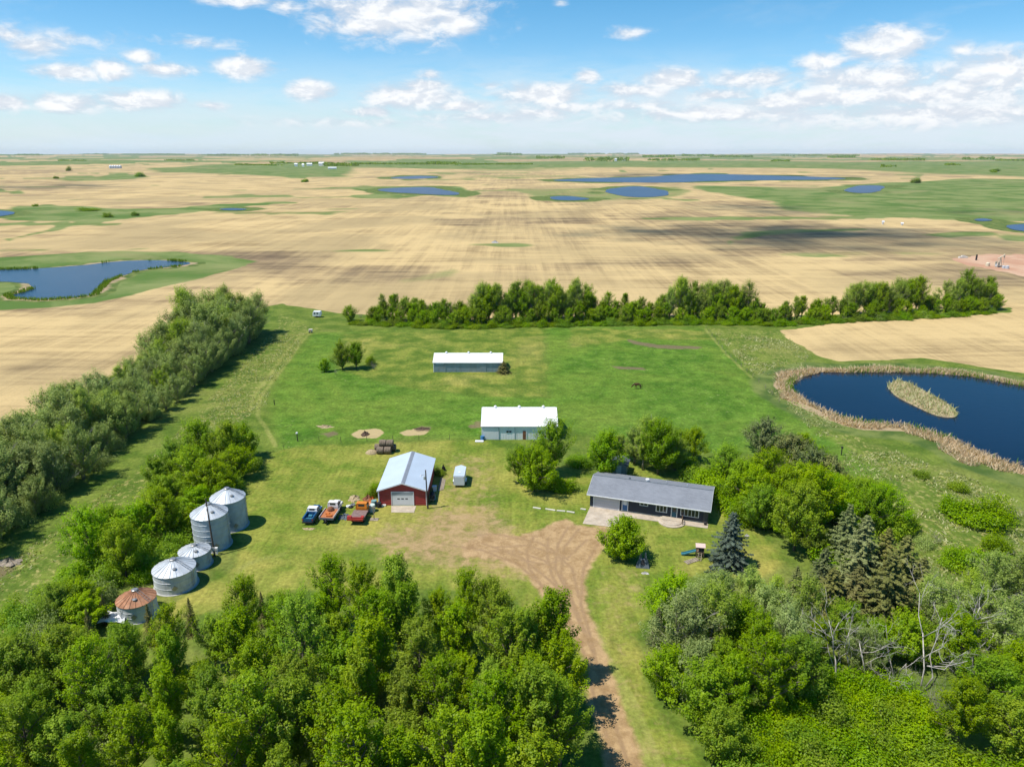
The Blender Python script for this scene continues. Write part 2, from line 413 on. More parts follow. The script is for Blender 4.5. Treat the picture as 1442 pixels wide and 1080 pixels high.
dark_polys = [
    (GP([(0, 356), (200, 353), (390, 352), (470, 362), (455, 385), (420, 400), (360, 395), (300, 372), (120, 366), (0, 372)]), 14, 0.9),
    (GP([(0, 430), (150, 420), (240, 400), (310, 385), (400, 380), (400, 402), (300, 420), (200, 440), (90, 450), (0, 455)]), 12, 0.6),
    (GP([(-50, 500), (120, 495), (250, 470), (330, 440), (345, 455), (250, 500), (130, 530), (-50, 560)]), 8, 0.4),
    (GP([(830, 300), (880, 292), (1000, 296), (1100, 302), (1210, 318), (1340, 318), (1420, 330), (1390, 345), (1240, 352), (1100, 356), (960, 352), (880, 336), (840, 318)]), 30, 0.62),  # dark tilled soil, with a cloud shadow painted into its colour
    (GP([(990, 295), (1085, 285), (1110, 298), (1060, 304), (1000, 304)]), 30, 0.4),  # smaller cloud shadow, painted as darker ground
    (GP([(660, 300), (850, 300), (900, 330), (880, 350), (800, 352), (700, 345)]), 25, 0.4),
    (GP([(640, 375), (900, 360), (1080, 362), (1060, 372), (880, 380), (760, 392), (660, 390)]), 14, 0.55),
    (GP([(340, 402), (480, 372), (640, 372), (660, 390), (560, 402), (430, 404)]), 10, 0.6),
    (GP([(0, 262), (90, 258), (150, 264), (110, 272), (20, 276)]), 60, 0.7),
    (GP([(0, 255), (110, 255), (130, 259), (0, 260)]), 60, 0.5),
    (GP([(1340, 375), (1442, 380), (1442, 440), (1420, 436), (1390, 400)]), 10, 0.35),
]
green_polys = [   # green ground lying out in the stubble
    (GP([(0, 362), (150, 355), (260, 356), (330, 362), (362, 368), (340, 376), (300, 380), (262, 388), (225, 400), (190, 415), (130, 428), (60, 434), (0, 437), (-140, 440), (-140, 360)]), 5, 1.0),
    (GP([(20, 290), (110, 290), (160, 294), (270, 293), (280, 296), (200, 303), (110, 311), (0, 311), (0, 306)]), 20, 0.95),
    (GP([(160, 300), (300, 288), (400, 283), (420, 286), (330, 293), (240, 303), (130, 314), (0, 342), (0, 338)]), 9, 0.75),
    (GP([(210, 238), (300, 232.5), (420, 232.5), (500, 236.5), (488, 250), (400, 249.5), (300, 246), (230, 243)]), 90, 1.0),
    (GP([(975, 262), (1050, 263), (1150, 265), (1250, 257), (1380, 252), (1442, 252), (1600, 256), (1600, 318), (1442, 312), (1320, 309), (1250, 305), (1190, 303), (1100, 295), (1090, 284), (1040, 277), (985, 268)]), 40, 1.0),
    (GP([(1280, 330), (1350, 326), (1400, 325), (1420, 332), (1330, 336)]), 14, 0.7),
    (GP([(780, 228), (1000, 226), (1220, 229), (1442, 228), (1600, 230), (1600, 250), (1442, 250), (1300, 247), (1210, 240), (1100, 238), (960, 233), (820, 236)]), 250, 0.85),
    (GP([(480, 227), (640, 226), (780, 230), (760, 237), (620, 238), (500, 235)]), 150, 0.9),
    (GP([(80, 250), (200, 246), (215, 250), (150, 253), (90, 254)]), 30, 0.8),
    (GP([(490, 275), (530, 272), (600, 276), (560, 281), (500, 279)]), 12, 0.7),
    (GP([(480, 265), (560, 262), (640, 262), (680, 272), (660, 279), (560, 274), (520, 272)]), 18, 0.75),
    (GP([(700, 264), (770, 266), (840, 264), (960, 262), (985, 270), (950, 281), (860, 283), (800, 285), (750, 280)]), 20, 0.55),
    (GP([(180, 383), (250, 380), (320, 378), (350, 374), (300, 388), (200, 412), (140, 424)]), 5, 1.0),
    (GP([(1020, 342), (1040, 327), (1130, 322), (1240, 322), (1230, 325), (1120, 328), (1060, 336), (1030, 345)]), 9, 0.7),
    (GP([(1090, 356), (1250, 352), (1340, 356), (1330, 361), (1180, 362), (1090, 361)]), 9, 0.5),
    (GP([(540, 395), (640, 376), (660, 380), (620, 396), (560, 402)]), 8, 0.45),
]
pad_poly = GP([(1338, 365), (1385, 358), (1442, 358), (1500, 358), (1500, 400), (1442, 390), (1390, 378), (1350, 372)])
sand_spots = [GP([(494, 610), (505, 604), (530, 604), (540, 610), (528, 617), (505, 617)]), GP([(562, 609), (572, 605), (600, 601), (607, 606), (600, 613), (570, 614)])]
soil_spots = [GP([(582, 605), (590, 600), (608, 600), (606, 606), (592, 608)]), GP([(880, 478), (930, 486), (985, 487), (985, 492), (930, 492), (890, 484)]), GP([(858, 515), (905, 517), (908, 521), (870, 520)]), GP([(658, 598), (678, 592), (678, 602), (664, 604)]), GP([(450, 612), (470, 608), (478, 612), (462, 617)]), GP([(0, 790), (18, 783), (24, 796), (8, 812), (-10, 815)])]
tracks = [GP([(446, 462), (425, 480), (398, 520), (366, 560), (362, 585), (376, 605), (388, 628)]), GP([(440, 462), (415, 480), (386, 520), (358, 556), (350, 580)]),
          GP([(838, 880), (858, 930), (890, 985), (930, 1080)]), GP([(846, 900), (880, 985), (915, 1080)]), GP([(993, 463), (1022, 498), (1097, 566), (1150, 600)]),
          GP([(330, 812), (345, 795), (375, 785), (400, 780)]), GP([(555, 770), (640, 755), (700, 770)]), GP([(850, 768), (812, 800), (806, 860), (850, 985)])]

# ------------------------------------------------------------------ ground mesh: a fan, fine where the eye is, right out to the horizon
def build_ground():
    el = [math.radians(80), math.radians(70), math.radians(62)]
    e = math.radians(57)
    while e > 0.0031:
        el.append(e)
        e -= 1.75 / FPX if e > 0.02 else 0.55 / FPX
    rr = np.array([1.0] + [CAMH / math.tan(a) for a in el] + [24000.0, 29000.0])
    az = list(np.arange(-41, 41.001, 0.1))
    az = list(np.arange(-75, -41, 1.5)) + az + list(np.arange(42, 76, 1.5)) + list(np.arange(85, 280, 8))
    az = np.radians(np.array(az))
    nr, na = len(rr), len(az)
    X = (rr[:, None] * np.sin(az)[None]).ravel()
    Y = (rr[:, None] * np.cos(az)[None]).ravel()
    P0 = np.stack([X, Y], 1)
    D = np.hypot(X, Y)
    # ragged outlines: displace the sampling point, more the farther (and wilder) the land
    amp = np.clip((D - 60) * 0.010, 0.25, 45)
    wl = np.clip(D * 0.035, 3.0, 400)
    q = 2 ** np.round(np.log2(wl))
    wx = fbm(X / q, Y / q, 3) - 0.5; wy = fbm(X / q + 40, Y / q, 5) - 0.5
    P = P0 + np.stack([wx, wy], 1) * 2 * amp[:, None]
    def W(poly, edge, warp=True, pts=None):
        p = P if warp else P0
        a = np.asarray(poly); lo = a.min(0) - edge * 3 - 120; hi = a.max(0) + edge * 3 + 120
        k = np.where((P0[:, 0] > lo[0]) & (P0[:, 0] < hi[0]) & (P0[:, 1] > lo[1]) & (P0[:, 1] < hi[1]))[0]
        w = np.zeros(len(P0)); w[k] = sstep(edge, -edge, sdf(p[k], poly)); return w
    def SD(poly, reach, warp=True):
        p = P if warp else P0
        a = np.asarray(poly); lo = a.min(0) - reach; hi = a.max(0) + reach
        k = np.where((P0[:, 0] > lo[0]) & (P0[:, 0] < hi[0]) & (P0[:, 1] > lo[1]) & (P0[:, 1] < hi[1]))[0]
        w = np.full(len(P0), 1e6); w[k] = sdf(p[k], poly); return w
    Z0 = np.zeros(len(P0))
    farm = W(farm_green, 3.0)
    past = W(pasture, 3.5)
    past = np.clip(past - 0.8 * W(mown_band, 2.5) - 0.7 * W(mown_band2, 3), 0, 1)
    law = W(lawn, 3.0)
    law = np.maximum(law, 0.47 * np.maximum(W(mown_band, 1.5), W(mown_band2, 2.0)))
    drv = W(drive, 2.4)
    wrn = np.maximum(1.0 * W(worn, 5), 0.5 * W(worn2, 4))
    wrn = np.maximum(wrn, 0.34 * W(dry_strip, 3))
    mead = np.maximum(W(meadow_r, 6), 0.8 * W(meadow_l, 4))
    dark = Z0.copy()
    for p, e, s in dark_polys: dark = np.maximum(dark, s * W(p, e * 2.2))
    grn = Z0.copy()
    for p, e, s in green_polys: grn = np.maximum(grn, s * W(p, e))
    # far farmland beyond: a patchwork of sections
    ux, uy = X + 300 * wx, Y + 300 * wy
    cx, cy = np.floor(ux / 800 + 0.3 * np.floor(uy / 1500)), np.floor(uy / 1500)
    h = _h(cx, cy, 91); far = sstep(2600, 3600, Y + 0.1 * X)
    fz = np.abs((uy / 1500) % 1 - 0.5) * 2
    grn = np.maximum(grn, far * np.clip(sstep(0.34, 0.42, h) * (0.6 + 0.4 * _h(cx, cy, 7)), 0, 1))
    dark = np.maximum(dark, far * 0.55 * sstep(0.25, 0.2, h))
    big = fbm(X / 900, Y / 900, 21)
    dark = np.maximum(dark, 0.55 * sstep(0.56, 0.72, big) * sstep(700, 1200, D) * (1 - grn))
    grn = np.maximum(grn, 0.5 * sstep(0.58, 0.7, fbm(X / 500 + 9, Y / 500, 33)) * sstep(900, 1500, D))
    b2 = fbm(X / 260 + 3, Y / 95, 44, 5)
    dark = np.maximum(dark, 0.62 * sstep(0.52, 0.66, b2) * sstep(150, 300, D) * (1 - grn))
    grn = np.maximum(grn, 0.62 * sstep(0.61, 0.70, fbm(X / 190 + 7, Y / 60, 48, 4)) * sstep(330, 480, D))
    stub = np.clip(1 - farm, 0, 1)
    stub = np.maximum(stub, W(stub_r, 2.5))
    bank = Z0.copy(); reed = Z0.copy(); flat = Z0.copy()
    sdn = SD(near_pond, 60)
    reed = np.maximum(reed, sstep(5.5, 2.5, sdn + 3.5 * (fbm(X / 9, Y / 9, 19) - 0.5))); bank = np.maximum(bank, sstep(14, 6, sdn) * 0.8)
    sdl = SD(left_pond, 80)
    bank = np.maximum(bank, sstep(9, 5, sdl)); reed = np.maximum(reed, 0.6 * sstep(9.0, 2.0, sdl + 6 * (fbm(X / 18, Y / 18, 18) - 0.5)) * sstep(0.40, 0.52, fbm(X / 40, Y / 40, 8) + 0.1 * (Y < 365)))
    for p in PONDS:
        s = SD(p, 400)
        wd = np.clip(np.asarray(p)[:, 1].mean() * 0.025, 8, 60)
        bank = np.maximum(bank, sstep(wd * 1.5, wd * 0.4, s) * sstep(0.35, 0.6, fbm(X / 120, Y / 120, 12) + 0.12))
        flat = np.maximum(flat, sstep(300, 60, s))
    pad = W(pad_poly, 2.5)
    sand = Z0.copy(); soil = Z0.copy()
    for p in sand_spots: sand = np.maximum(sand, W(p, 0.9))
    for p in soil_spots: soil = np.maximum(soil, 0.9 * W(p, 1.2))
    trk = np.full(len(P0), 99.0)
    k = np.where((D < 420))[0]
    for ln in tracks: trk[k] = np.minimum(trk[k], ldist(P0[k] + 0.15 * (P[k] - P0[k]), ln))
    trk = sstep(0.75, 0.25, trk)
    rut = np.full(len(P0), 99.0); k = np.where(D < 190)[0]
    for ln in ruts: rut[k] = np.minimum(rut[k], ldist(P0[k] + 0.25 * (P[k] - P0[k]), ln))
    rut = sstep(0.42, 0.08, rut)
    # relief, only out on the open prairie
    roll = sstep(420, 1500, D) * (1 - flat)
    Zr = roll * ((fbm(X / 420, Y / 420, 51, 3) - 0.5) * 11 + (fbm(X / 2600, Y / 2600, 61, 3) - 0.5) * 26 * sstep(2500, 6000, D))
    Zr += sstep(9000, 24000, D) * (fbm(X / 5200, Y / 5200, 71, 3) - 0.45) * 90
    V = np.stack([X, Y, Zr], 1)
    i, j = np.meshgrid(np.arange(nr - 1), np.arange(na), indexing='ij')
    a = i * na + j; b = i * na + (j + 1) % na
    F = np.stack([a, a + na, b + na, b], -1).reshape(-1, 4)
    F = F[:, ::-1]
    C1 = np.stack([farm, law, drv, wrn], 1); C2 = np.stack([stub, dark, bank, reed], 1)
    C3 = np.stack([grn, pad, sand, soil], 1); C4 = np.stack([past, mead, trk, rut], 1)
    # one sheet, cut along its regions so each has its own name
    fc = lambda w: w[F].mean(1)
    cls = np.zeros(len(F), int)                                         # prairie grass
    cls[fc(stub) > 0.5] = 1
    cls[(fc(past) > 0.3) & (cls == 0)] = 2
    cls[(fc(law) > 0.5) & (cls != 1)] = 3
    cls[(fc(drv) > 0.5)] = 4
    cls[(fc(pad) > 0.5)] = 5
    m = ground_mat()
    for c, nm in enumerate(('ground', 'stubble_field', 'pasture', 'lawn', 'driveway', 'well_pad')):
        f = F[cls == c]
        u, inv = np.unique(f, return_inverse=True)
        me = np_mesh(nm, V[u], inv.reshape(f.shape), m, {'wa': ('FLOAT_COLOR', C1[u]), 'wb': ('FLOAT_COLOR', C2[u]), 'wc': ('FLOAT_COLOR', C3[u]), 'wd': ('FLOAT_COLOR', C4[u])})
        tag(link(nm, me), kind='structure')

def ground_mat():
    m, t, b = new_mat('land')
    pos = t.node('ShaderNodeNewGeometry').outputs['Position']
    A = {}
    for nm in ('wa', 'wb', 'wc', 'wd'):
        n = t.attr(nm)
        sx = t.node('ShaderNodeSeparateColor'); t.l.new(n.outputs['Color'], sx.inputs[0])
        A[nm] = (sx.outputs[0], sx.outputs[1], sx.outputs[2], n.outputs['Alpha'])
    farm, law, drv, wrn = A['wa']; stub, dark, bank, reed = A['wb']; grn, pad, sand, soil = A['wc']; past, mead, trk, rut = A['wd']
    nf = t.noise(pos, 1.6, 6, 0.65)          # tufts
    nm_ = t.noise(pos, 0.16, 6, 0.62)        # patches of metres
    nl = t.noise(pos, 0.035, 5, 0.6, 0.6)    # broad
    nxl = t.noise(pos, 0.006, 5, 0.6, 0.8)
    def edge(w, s=0.55, src=None, lo=0.42, hi=0.58):
        return t.ramp(t.math('ADD', w, t.math('MULTIPLY', t.math('SUBTRACT', src or nm_, 0.5), s)), lo, hi)
    # grasses
    g_rough = t.mix(t.ramp(nm_, 0.35, 0.68), (0.070, 0.125, 0.020), (0.150, 0.200, 0.045))
    g_rough = t.mix(t.ramp(nl, 0.50, 0.72, 0, 0.6), g_rough, (0.22, 0.225, 0.085))
    g_past = t.mix(t.ramp(nm_, 0.35, 0.65), (0.058, 0.138, 0.016), (0.110, 0.205, 0.032))
    g_past = t.mix(t.ramp(nl, 0.42, 0.68, 0, 0.75), g_past, (0.150, 0.220, 0.042))
    fl = t.noise(t.scale(pos, (0.9, 0.7, 1)), 0.9, 6, 0.78)
    g_past = t.mix(t.math('MULTIPLY', t.ramp(fl, 0.57, 0.68, 0, 0.6), t.ramp(nl, 0.54, 0.42)), g_past, (0.34, 0.36, 0.20))
    g_lawn = t.mix(t.ramp(nm_, 0.36, 0.66), (0.110, 0.172, 0.026), (0.220, 0.242, 0.058))
    g_lawn = t.mix(t.ramp(nl, 0.45, 0.70, 0, 0.55), g_lawn, (0.40, 0.335, 0.12))
    g_mead = t.mix(t.ramp(fl, 0.50, 0.66), g_rough, (0.34, 0.31, 0.15))
    mow = t.noise(t.scale(pos, (0.95, 0.07, 1)), 1.0, 3, 0.6, 0.8)
    g_lawn = t.mix(1.0, g_lawn, t.ramp(mow, 0.3, 0.7, 0.86, 1.13, False), 'MULTIPLY')
    clump = t.noise(pos, 0.42, 6, 0.7, 0.5)
    g_past = t.mix(1.0, g_past, t.ramp(clump, 0.3, 0.68, 0.66, 1.22, False), 'MULTIPLY')
    c = t.mix(edge(mead, 0.5), g_rough, g_mead)
    c = t.mix(t.ramp(t.math('ADD', past, t.math('MULTIPLY', t.math('SUBTRACT', nm_, 0.5), 0.4)), 0.05, 0.95), c, g_past)
    c = t.mix(edge(law, 0.7, None, 0.3, 0.7), c, g_lawn)
    c = t.mix(t.math('MULTIPLY', trk, t.ramp(nm_, 0.3, 0.7, 0.25, 0.8)), c, (0.26, 0.275, 0.10))
    tuft = t.ramp(nf, 0.25, 0.75, 0.55, 1.40, False)
    c = t.mix(1.0, c, tuft, 'MULTIPLY')
    c = t.mix(1.0, c, (1.03, 1.0, 0.74), 'MULTIPLY')
    # worn earth and the drive
    n_e = t.noise(t.scale(pos, (1, 1, 1)), 0.5, 7, 0.7, 0.4)
    dirt = t.mix(t.ramp(n_e, 0.30, 0.66), (0.265, 0.170, 0.080), (0.43, 0.295, 0.152))
    dirt = t.mix(t.ramp(nl, 0.54, 0.68, 0, 0.5), dirt, (0.27, 0.195, 0.13))
    dirt = t.mix(t.math('MULTIPLY', rut, t.ramp(n_e, 0.34, 0.64, 0.1, 0.65)), dirt, (0.21, 0.135, 0.08))
    dirt = t.mix(1.0, dirt, t.ramp(nf, 0.2, 0.8, 0.86, 1.12, False), 'MULTIPLY')
    wmix = t.ramp(t.math('ADD', t.math('MULTIPLY', wrn, 0.62), t.math('MULTIPLY', t.math('SUBTRACT', n_e, 0.5), 1.5)), 0.08, 0.78, 0, 0.92)
    c = t.mix(t.math('MULTIPLY', wmix, t.ramp(wrn, 0.0, 0.25)), c, t.mix(0.25, dirt, (0.30, 0.21, 0.11)))
    c = t.mix(edge(drv, 0.5, n_e, 0.35, 0.65), c, dirt)
    # stubble
    st1 = t.noise(t.scale(pos, (0.16, 0.0035, 1)), 1.0, 6, 0.75, 0.15)
    st2 = t.noise(t.scale(pos, (0.008, 0.075, 1)), 1.0, 6, 0.68, 1.1)
    st3 = t.noise(pos, 0.018, 6, 0.62, 0.4)
    st4 = t.noise(t.scale(pos, (0.022, 0.20, 1)), 1.0, 9, 0.82, 0.9)
    s_ = t.math('ADD', t.math('ADD', t.math('MULTIPLY', st1, 0.27), t.math('MULTIPLY', st2, 0.24)), t.math('ADD', t.math('MULTIPLY', st3, 0.34), t.math('MULTIPLY', st4, 0.24)))
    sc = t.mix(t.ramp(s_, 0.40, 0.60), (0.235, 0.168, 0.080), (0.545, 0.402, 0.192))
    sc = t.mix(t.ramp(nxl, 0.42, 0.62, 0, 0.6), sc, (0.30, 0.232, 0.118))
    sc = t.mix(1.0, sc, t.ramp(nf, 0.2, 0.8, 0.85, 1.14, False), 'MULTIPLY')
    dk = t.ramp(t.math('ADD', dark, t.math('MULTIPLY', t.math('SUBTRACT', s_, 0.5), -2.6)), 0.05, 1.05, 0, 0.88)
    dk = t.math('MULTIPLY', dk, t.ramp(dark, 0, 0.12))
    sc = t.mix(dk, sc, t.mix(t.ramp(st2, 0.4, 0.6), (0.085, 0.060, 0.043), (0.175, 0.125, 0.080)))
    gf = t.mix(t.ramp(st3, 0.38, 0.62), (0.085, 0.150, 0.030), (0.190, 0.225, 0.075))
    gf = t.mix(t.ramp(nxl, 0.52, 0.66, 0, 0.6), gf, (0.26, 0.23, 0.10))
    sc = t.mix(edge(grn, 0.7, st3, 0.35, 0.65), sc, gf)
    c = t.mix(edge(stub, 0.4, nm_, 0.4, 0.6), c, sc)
    bk = t.mix(t.ramp(nm_, 0.35, 0.65), (0.060, 0.105, 0.022), (0.155, 0.190, 0.050))
    c = t.mix(edge(bank, 0.6, nl, 0.35, 0.65), c, bk)
    c = t.mix(edge(reed, 0.5, nm_, 0.4, 0.6), c, t.mix(nf, (0.24, 0.18, 0.10), (0.44, 0.34, 0.21)))
    c = t.mix(edge(pad, 0.2, nm_), c, t.mix(t.ramp(nl, 0.4, 0.6), (0.43, 0.245, 0.155), (0.50, 0.33, 0.22)))
    c = t.mix(edge(sand, 1.1, t.noise(pos, 0.55, 5, 0.7), 0.3, 0.7), c, t.mix(nf, (0.30, 0.25, 0.12), (0.52, 0.39, 0.20)))
    c = t.mix(t.math('MULTIPLY', edge(soil, 1.5, t.noise(pos, 0.5, 6, 0.75), 0.25, 0.75), 0.85), c, t.mix(nf, (0.095, 0.07, 0.042), (0.23, 0.175, 0.105)))
    t.put(b.inputs['Base Color'], c); t.put(b.inputs['Roughness'], 1.0); b.inputs['Specular IOR Level'].default_value = 0.1
    bp = t.node('ShaderNodeBump'); bp.inputs['Strength'].default_value = 0.55; bp.inputs['Distance'].default_value = 0.35
    t.put(bp.inputs['Height'], t.math('ADD', t.math('MULTIPLY', nf, 0.6), nm_)); t.put(b.inputs['Normal'], bp.outputs[0])
    return m

build_ground()

# ------------------------------------------------------------------ water
def water_mat(ro, bs, cs_):
    m, t, b = new_mat('water')
    pos = t.node('ShaderNodeNewGeometry').outputs['Position']
    n = t.noise(t.scale(pos, (0.5, 1.0, 1)), 0.9, 4, 0.6)
    n2 = t.noise(t.scale(pos, (0.6, 1.0, 1)), 0.02, 4, 0.6)
    t.put(b.inputs['Base Color'], t.mix(t.ramp(n2, 0.35, 0.65), tuple(x * cs_ for x in (0.003, 0.008, 0.018)), tuple(x * cs_ for x in (0.005, 0.012, 0.028))))
    t.put(b.inputs['Roughness'], ro); b.inputs['IOR'].default_value = 1.33
    bp = t.node('ShaderNodeBump'); bp.inputs['Strength'].default_value = bs; bp.inputs['Distance'].default_value = 0.2
    t.put(bp.inputs['Height'], n); t.put(b.inputs['Normal'], bp.outputs[0])
    return m
M['water'] = water_mat(0.12, 0.14, 1.0)
M['water_mid'] = water_mat(0.22, 0.35, 2.0)
M['water_far'] = water_mat(0.30, 0.7, 4.0)

def smooth_poly(p, it=2):
    q = [np.array(v, float) for v in p]
    for _ in range(it):
        r = []
        for i in range(len(q)):
            a, b = q[i], q[(i + 1) % len(q)]
            r += [a * 0.75 + b * 0.25, a * 0.25 + b * 0.75]
        q = r
    return q

def pond(poly, z, rag, wm='water'):
    q = smooth_poly(poly, 3)
    out = []
    for i, v in enumerate(q):
        n = fbm(np.array([v[0] / (rag * 6)]), np.array([v[1] / (rag * 6)]), 77)[0] - 0.5
        c = np.mean(q, 0); d = v - c; d /= np.linalg.norm(d) + 1e-6
        out.append((*(v + d * n * 2 * rag), z))
    me = bpy.data.meshes.new('pond')
    bm = bmesh.new()
    f = bm.faces.new([bm.verts.new(v) for v in out])
    bmesh.ops.triangulate(bm, faces=[f])
    for f in bm.faces:
        if f.normal.z < 0: f.normal_flip()
    bm.to_mesh(me); bm.free()
    me.materials.append(M[wm])
    tag(link('pond', me), kind='structure')
pond(near_pond, 0.06, 1.2)
MB().prism([tuple(v) for v in smooth_poly(island, 2)], 0.0, 0.22, 'z').build('islet', M['straw'])['kind'] = 'structure'
pond(left_pond, 0.10, 1.8, 'water_mid')
for p in PONDS:
    pond(p, 0.35, 8.0, 'water_far')

# ------------------------------------------------------------------ reeds and meadow tufts
def blades(name, pts, hmin, hmax, w, mat, seed, lean=0.35):
    rng = np.random.default_rng(seed)
    n = len(pts)
    a = rng.uniform(0, 2 * pi, n); h = rng.uniform(hmin, hmax, n)
    dx, dy = np.cos(a) * w * 0.5, np.sin(a) * w * 0.5
    la = rng.uniform(0, 2 * pi, n); ll = rng.uniform(0, lean, n) * h
    base = np.stack([pts[:, 0], pts[:, 1], np.zeros(n)], 1)
    v0 = base + np.stack([dx, dy, np.zeros(n)], 1); v1 = base - np.stack([dx, dy, np.zeros(n)], 1)
    v2 = base + np.stack([np.cos(la) * ll - dx * .3, np.sin(la) * ll - dy * .3, h], 1); v3 = base + np.stack([np.cos(la) * ll + dx * .3, np.sin(la) * ll + dy * .3, h], 1)
    V = np.stack([v0, v1, v2, v3], 1).reshape(-1, 3)
    F = np.arange(4 * n).reshape(-1, 4)
    tone = np.repeat(np.clip(rng.normal(0.5, 0.28, n), 0, 1), 4)
    me = np_mesh(name, V, F, mat, {'tone': ('FLOAT', tone)})
    return tag(link(name, me), kind='stuff')

def scatter(poly, n, seed, fn):
    rng = np.random.default_rng(seed)
    a = np.asarray(poly); lo, hi = a.min(0) - 12, a.max(0) + 12
    p = rng.uniform(lo, hi, (n, 2))
    return p[fn(p)]

def ring(p):
    s = sdf(p, near_pond)
    wd = 0.3 + 10.0 * np.clip(fbm(p[:, 0] / 9, p[:, 1] / 9, 4) - 0.22, 0, 1) + 2.5 * sstep(160, 140, p[:, 1])
    n = fbm(p[:, 0] / 5, p[:, 1] / 5, 14)
    return (s > -1.3 + 2.4 * (n - 0.3)) & (s < wd) & (p[:, 0] < 140)
pr = scatter(near_pond, 260000, 5, ring)
blades('reeds', pr[::2], 0.4, 1.25, 0.24, L['reed'], 6, 1.5)
pg = scatter(near_pond, 40000, 15, lambda p: (np.abs(sdf(p, near_pond)) < 1.2) & (p[:, 0] < 140) & (fbm(p[:, 0] / 9, p[:, 1] / 9, 24) + 0.15 * (p[:, 1] > 180) > 0.55))
blades('reeds', pg, 0.8, 1.6, 0.18, L['shrub'], 16)
pi_ = scatter(island, 11000, 25, lambda p: sdf(p, island) < 1.6 * (fbm(p[:, 0] / 3, p[:, 1] / 3, 9) - 0.5))
blades('reeds', pi_, 0.4, 1.2, 0.26, L['reedg'], 26, 1.2)
pl = scatter(left_pond, 90000, 35, lambda p: (np.abs(sdf(p, left_pond) - 0.8) < 1.6) & (fbm(p[:, 0] / 25, p[:, 1] / 25, 9) > 0.42))
blades('reeds', pl, 0.7, 1.5, 0.35, L['shrub'], 36)

def tufts(seed, n, poly, hmin, hmax, w, fn=None):
    p = scatter(poly, n, seed, lambda q: (sdf(q, poly) < 0) & (fbm(q[:, 0] / 7, q[:, 1] / 7, seed) > 0.47) & (np.hypot(q[:, 0], q[:, 1]) < 260))
    blades('meadow_grass', p, hmin, hmax, w, L['grass'], seed, 2.2)
tufts(91, 50000, meadow_l, 0.1, 0.3, 0.3)
tufts(92, 70000, meadow_r, 0.1, 0.4, 0.32)
# ------------------------------------------------------------------ trees: a few grown shapes of each kind, copied tree by tree
def unit(v):
    return v / (np.linalg.norm(v, axis=-1, keepdims=True) + 1e-9)

def leaf_quads(C, O, rng, size, aspect=0.62, upb=0.45, jit=0.8):
    n = len(C)
    nrm = unit(O * 1.1 + np.array([0, 0, upb]) + rng.normal(0, jit, (n, 3)) * 0.55)
    t = unit(np.cross(nrm, rng.normal(0, 1, (n, 3))))
    b = np.cross(nrm, t)
    s = size * rng.uniform(0.65, 1.3, (n, 1))
    v = np.stack([C - t * s * 0.5, C + b * s * aspect * 0.5 + t * s * 0.08, C + t * s * 0.5, C - b * s * aspect * 0.5 + t * s * 0.08], 1)
    return v.reshape(-1, 3)

def crown_mesh(name, cl, rng, lsize, mat, upb=0.45):
    """cl: list of (centre, direction, sigma_along, sigma_across, leaves)"""
    Cs, Os, T = [], [], []
    for c, d, sa, sb, n in cl:
        n = int(n)
        x = rng.normal(0, 1, (n, 3))
        x = unit(x) * (rng.uniform(0.25, 1.0, (n, 1)) ** 0.5) * 1.5
        u = unit(np.cross(d, np.array([0.31, 0.17, 0.9])))
        w = np.cross(d, u)
        off = x[:, :1] * d * sa + x[:, 1:2] * u * sb + x[:, 2:] * w * sb
        Cs.append(c + off); Os.append(unit(off + d * 0.3 * sa))
        T.append(np.clip(rng.normal(rng.normal(0.5, 0.2), 0.16, n), 0, 1))
    C, O, T = np.concatenate(Cs), np.concatenate(Os), np.concatenate(T)
    k = C[:, 2] > 0.1
    C, O, T = C[k], O[k], T[k]
    V = leaf_quads(C, O, rng, lsize, upb=upb)
    F = np.arange(len(V)).reshape(-1, 4)
    return np_mesh(name, V, F, mat, {'tone': ('FLOAT', np.repeat(T, 4))})

def mb_mesh(name, mb, mat):
    me = bpy.data.meshes.new(name); me.from_pydata(mb.v, [], mb.f); me.update()
    me.polygons.foreach_set('use_smooth', [True] * len(me.polygons)); me.materials.append(mat)
    return me

def curve3(a, b, sag, rng, n=4):
    t = np.linspace(0, 1, n)[:, None]
    m = (a + b) / 2 + np.array([0, 0, sag]) + rng.normal(0, 0.04, 3) * np.linalg.norm(b - a)
    return (1 - t) ** 2 * a + 2 * t * (1 - t) * m + t ** 2 * b

